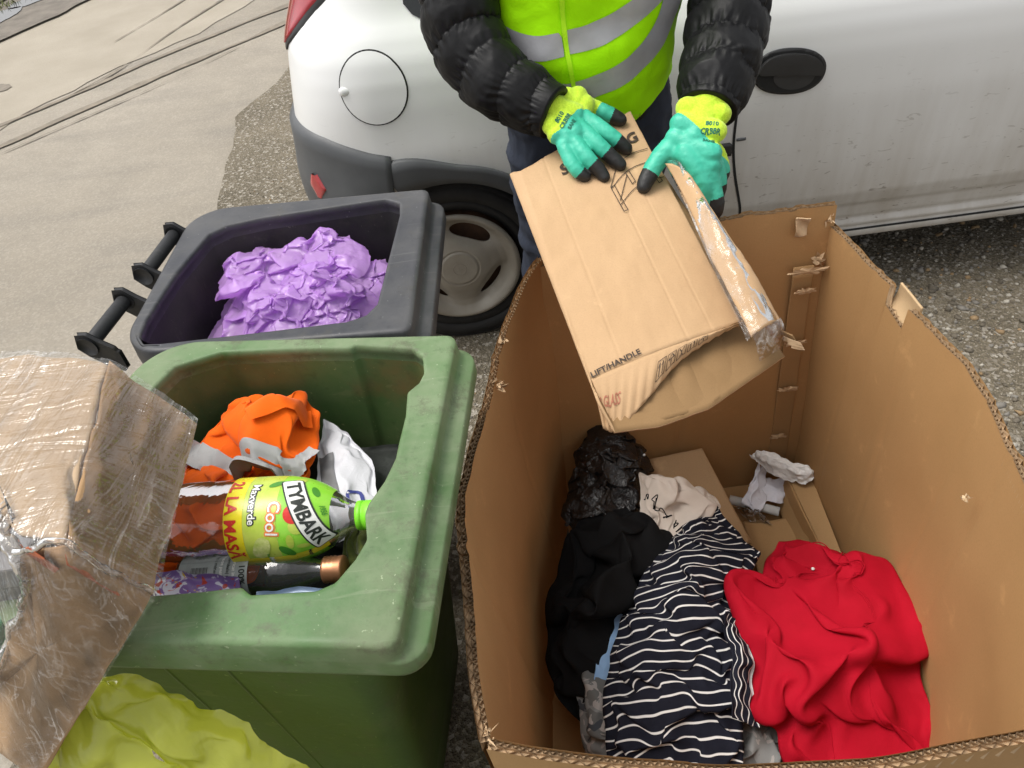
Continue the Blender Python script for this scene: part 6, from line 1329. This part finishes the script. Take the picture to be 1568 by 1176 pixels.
poly_slab('front_panel', [E_, (D_+E_)/2, D_, (D_+G_)/2, G_, (I_+G_)/2, I_, np.array((-.5823, .4249, .92)), np.array((-.5489, .44, .96)), np.array((-.4988, .455, 1.03)), F2], M_WC, seed=9)
poly_slab('inner_panel', [A2+(0, -.02, -.14), B_+(-.02, -.04, -.16), E_+(-.10, .06, -.20), K_+(-.05, 0, -.2)], M_KIN, seed=13)
if 0: slab('top_flap', [A_+(-.01, .01, .012), B_+(0, .012, .004), B_+(-.01, -.02, .010), A_+(-.005, -.018, .014)], M_WC_LIT, wc, .004, seed=15)
# stretch film: rows run across the three panels
rows = [[A2, A_, B_, C_], [(A2+K_)/2, (A_*.5+F__*.5), (B_+E_)/2, (C_+D_)/2], [F__+(-.03, .03, 0), F__, E_, D_], [np.array((-.535, .446, .985)), np.array((-.508, .438, 1.005)), np.array((-.4707, .42, .97)), (D_*.75+G_*.25)], [np.array((-.60, .42, .90)), (I_*.5+G_*.5)+np.array((.01, -.004, .01)), (I_*.25+G_*.75), G_]]
RW = [resample(np.array(r), 60) for r in rows]; RW = np.array(RW); RW = np.stack([resample(RW[:, j], 110) for j in range(60)], 1)
nr_ = np.cross(np.gradient(RW, axis=0), np.gradient(RW, axis=1)); nr_ /= np.linalg.norm(nr_, axis=-1, keepdims=True)
if nr_[..., 2].mean() < 0: nr_ = -nr_
def wrap_mat():
    t = NT('stretch_film'); tr = t.n('BsdfTransparent'); tr.inputs[0].default_value = (.97, .96, .94, 1); gl = t.n('BsdfGlossy'); gl.inputs['Roughness'].default_value = .10; df = t.n('BsdfDiffuse'); df.inputs[0].default_value = (.85, .82, .78, 1)
    w1 = t.noise(5, 3, .6, stretch=(9, 1.0, 2.2), dist=1.1); w2 = t.noise(4, 3, .6, stretch=(2, 9, 1.2), dist=1.3); w3 = t.noise(85, 3, .6, dist=1.0)
    nb_ = t.bump(w1, .55, .02, t.bump(w2, .5, .015, t.bump(w3, .25, .002))); t.l(nb_, gl.inputs['Normal'])
    cr = t.ramp(t.math('ABSOLUTE', t.math('SUBTRACT', w1, .5)), .0, .022, (1, 1, 1), (0, 0, 0)); cr2 = t.ramp(t.math('ABSOLUTE', t.math('SUBTRACT', w2, .5)), .0, .012, (1, 1, 1), (0, 0, 0))  # whitish crease lines: stress whitening, and highlights painted as diffuse streaks
    k = t.math('MULTIPLY', t.math('ADD', t.math('MULTIPLY', cr, .5), t.math('MULTIPLY', cr2, .4)), t.ramp(t.noise(9, 3), .42, .65), True)
    m1 = t.n('MixShader'); t.l(t.math('ADD', t.math('MULTIPLY', k, .55), .02, True), m1.inputs[0]); t.l(tr.outputs[0], m1.inputs[1]); t.l(df.outputs[0], m1.inputs[2])
    fr = t.n('Fresnel'); fr.inputs[0].default_value = 1.4; m2 = t.n('MixShader'); t.l(t.math('ADD', t.math('MULTIPLY', fr.outputs[0], 1.3), .05, True), m2.inputs[0]); t.l(m1.outputs[0], m2.inputs[1]); t.l(gl.outputs[0], m2.inputs[2]); t.l(m2.outputs[0], t.out.inputs[0]); return t.m
M_WRAP = wrap_mat()
q = RW*np.array((1.3, .4, .6)); gridmesh('stretch_film', RW+nr_*(.0098+.0020*ridge(q, 22, 3, 3)+.0012*fbm(q, 53, 2, 6))[..., None], M_WRAP, wc)
# bunched film fringe along the opening, orange print under the film
edge = catmull([K_+(-.05, .02, .01), K_, F__+(-.03, .02, 0), F2+(-.004, 0, .008), np.array((-.4988, .455, 1.03)), np.array((-.5489, .44, .96)), np.array((-.5823, .4249, .92)), I_], 120)
q = edge; edge = edge+.004*np.stack([fbm(q, 50, 3, i) for i in range(3)], 1)
gridmesh('film_fringe', tube(edge, .0065+.003*vnoise(q, 60, 2), 12), film_mat('bunched_film', (.9, .88, .85), .8, .28, 160), wc, cv=True)
e2_ = catmull([F2+(.004, -.004, .012), (F2+E_)/2+(0, -.006, .012), E_+(.002, -.004, .010), (E_+D_)/2+(.002, -.004, .010), D_+(.006, -.002, .006)], 90); e2_ = e2_+.002*np.stack([fbm(e2_, 50, 3, i+4) for i in range(3)], 1)
gridmesh('film_fold', tube(e2_, .0030+.0014*vnoise(e2_, 70, 5), 10), film_mat('folded_film', (.95, .9, .85), .6, .16, 140), wc, cv=True)
M_OPR = simple('orange_print', (.62, .17, .07), .5, .3, 80)
slab('print_mark', [F2+(.010, -.004, .012), E_+(-.030, -.002, .008), E_+(-.010, -.012, -.018), F2+(.016, -.012, -.030)], M_OPR, wc, .001, seed=21)
slab('print_mark', [E_+(-.002, -.004, -.006), D_+(-.020, .002, .022), D_+(-.026, -.004, .012), E_+(-.006, -.008, -.020)], M_OPR, wc, .001, seed=22)
gx = thing('grey_box', 'small grey box inside the film-wrapped carton at the left edge', 'box', (-.61, .56, .87))
bx_v, bx_f = boxv(-.68, -.552, .515, .63, .88, .985); bevel(mesh('box_shell', bx_v, bx_f, simple('grey_card', (.13, .13, .14), .6, .2, 20), gx, flat=True), .004); 
lv, lf = boxv(-.683, -.549, .512, .633, .955, .989); bevel(mesh('box_lid', lv, lf, simple('grey_lid', (.20, .20, .215), .6, .2, 20), gx, flat=True), .003)
bv_, bf_ = boxv(-.650, -.600, .462, .505, .86, .922); o = mesh('green_packet', bv_, bf_, simple('green_pack', (.01, .20, .07), .35, .2, 20), flat=True); bevel(o, .006, 3); tag(o, 'small glossy green packet below the grey box in the wrapped carton', 'packet')
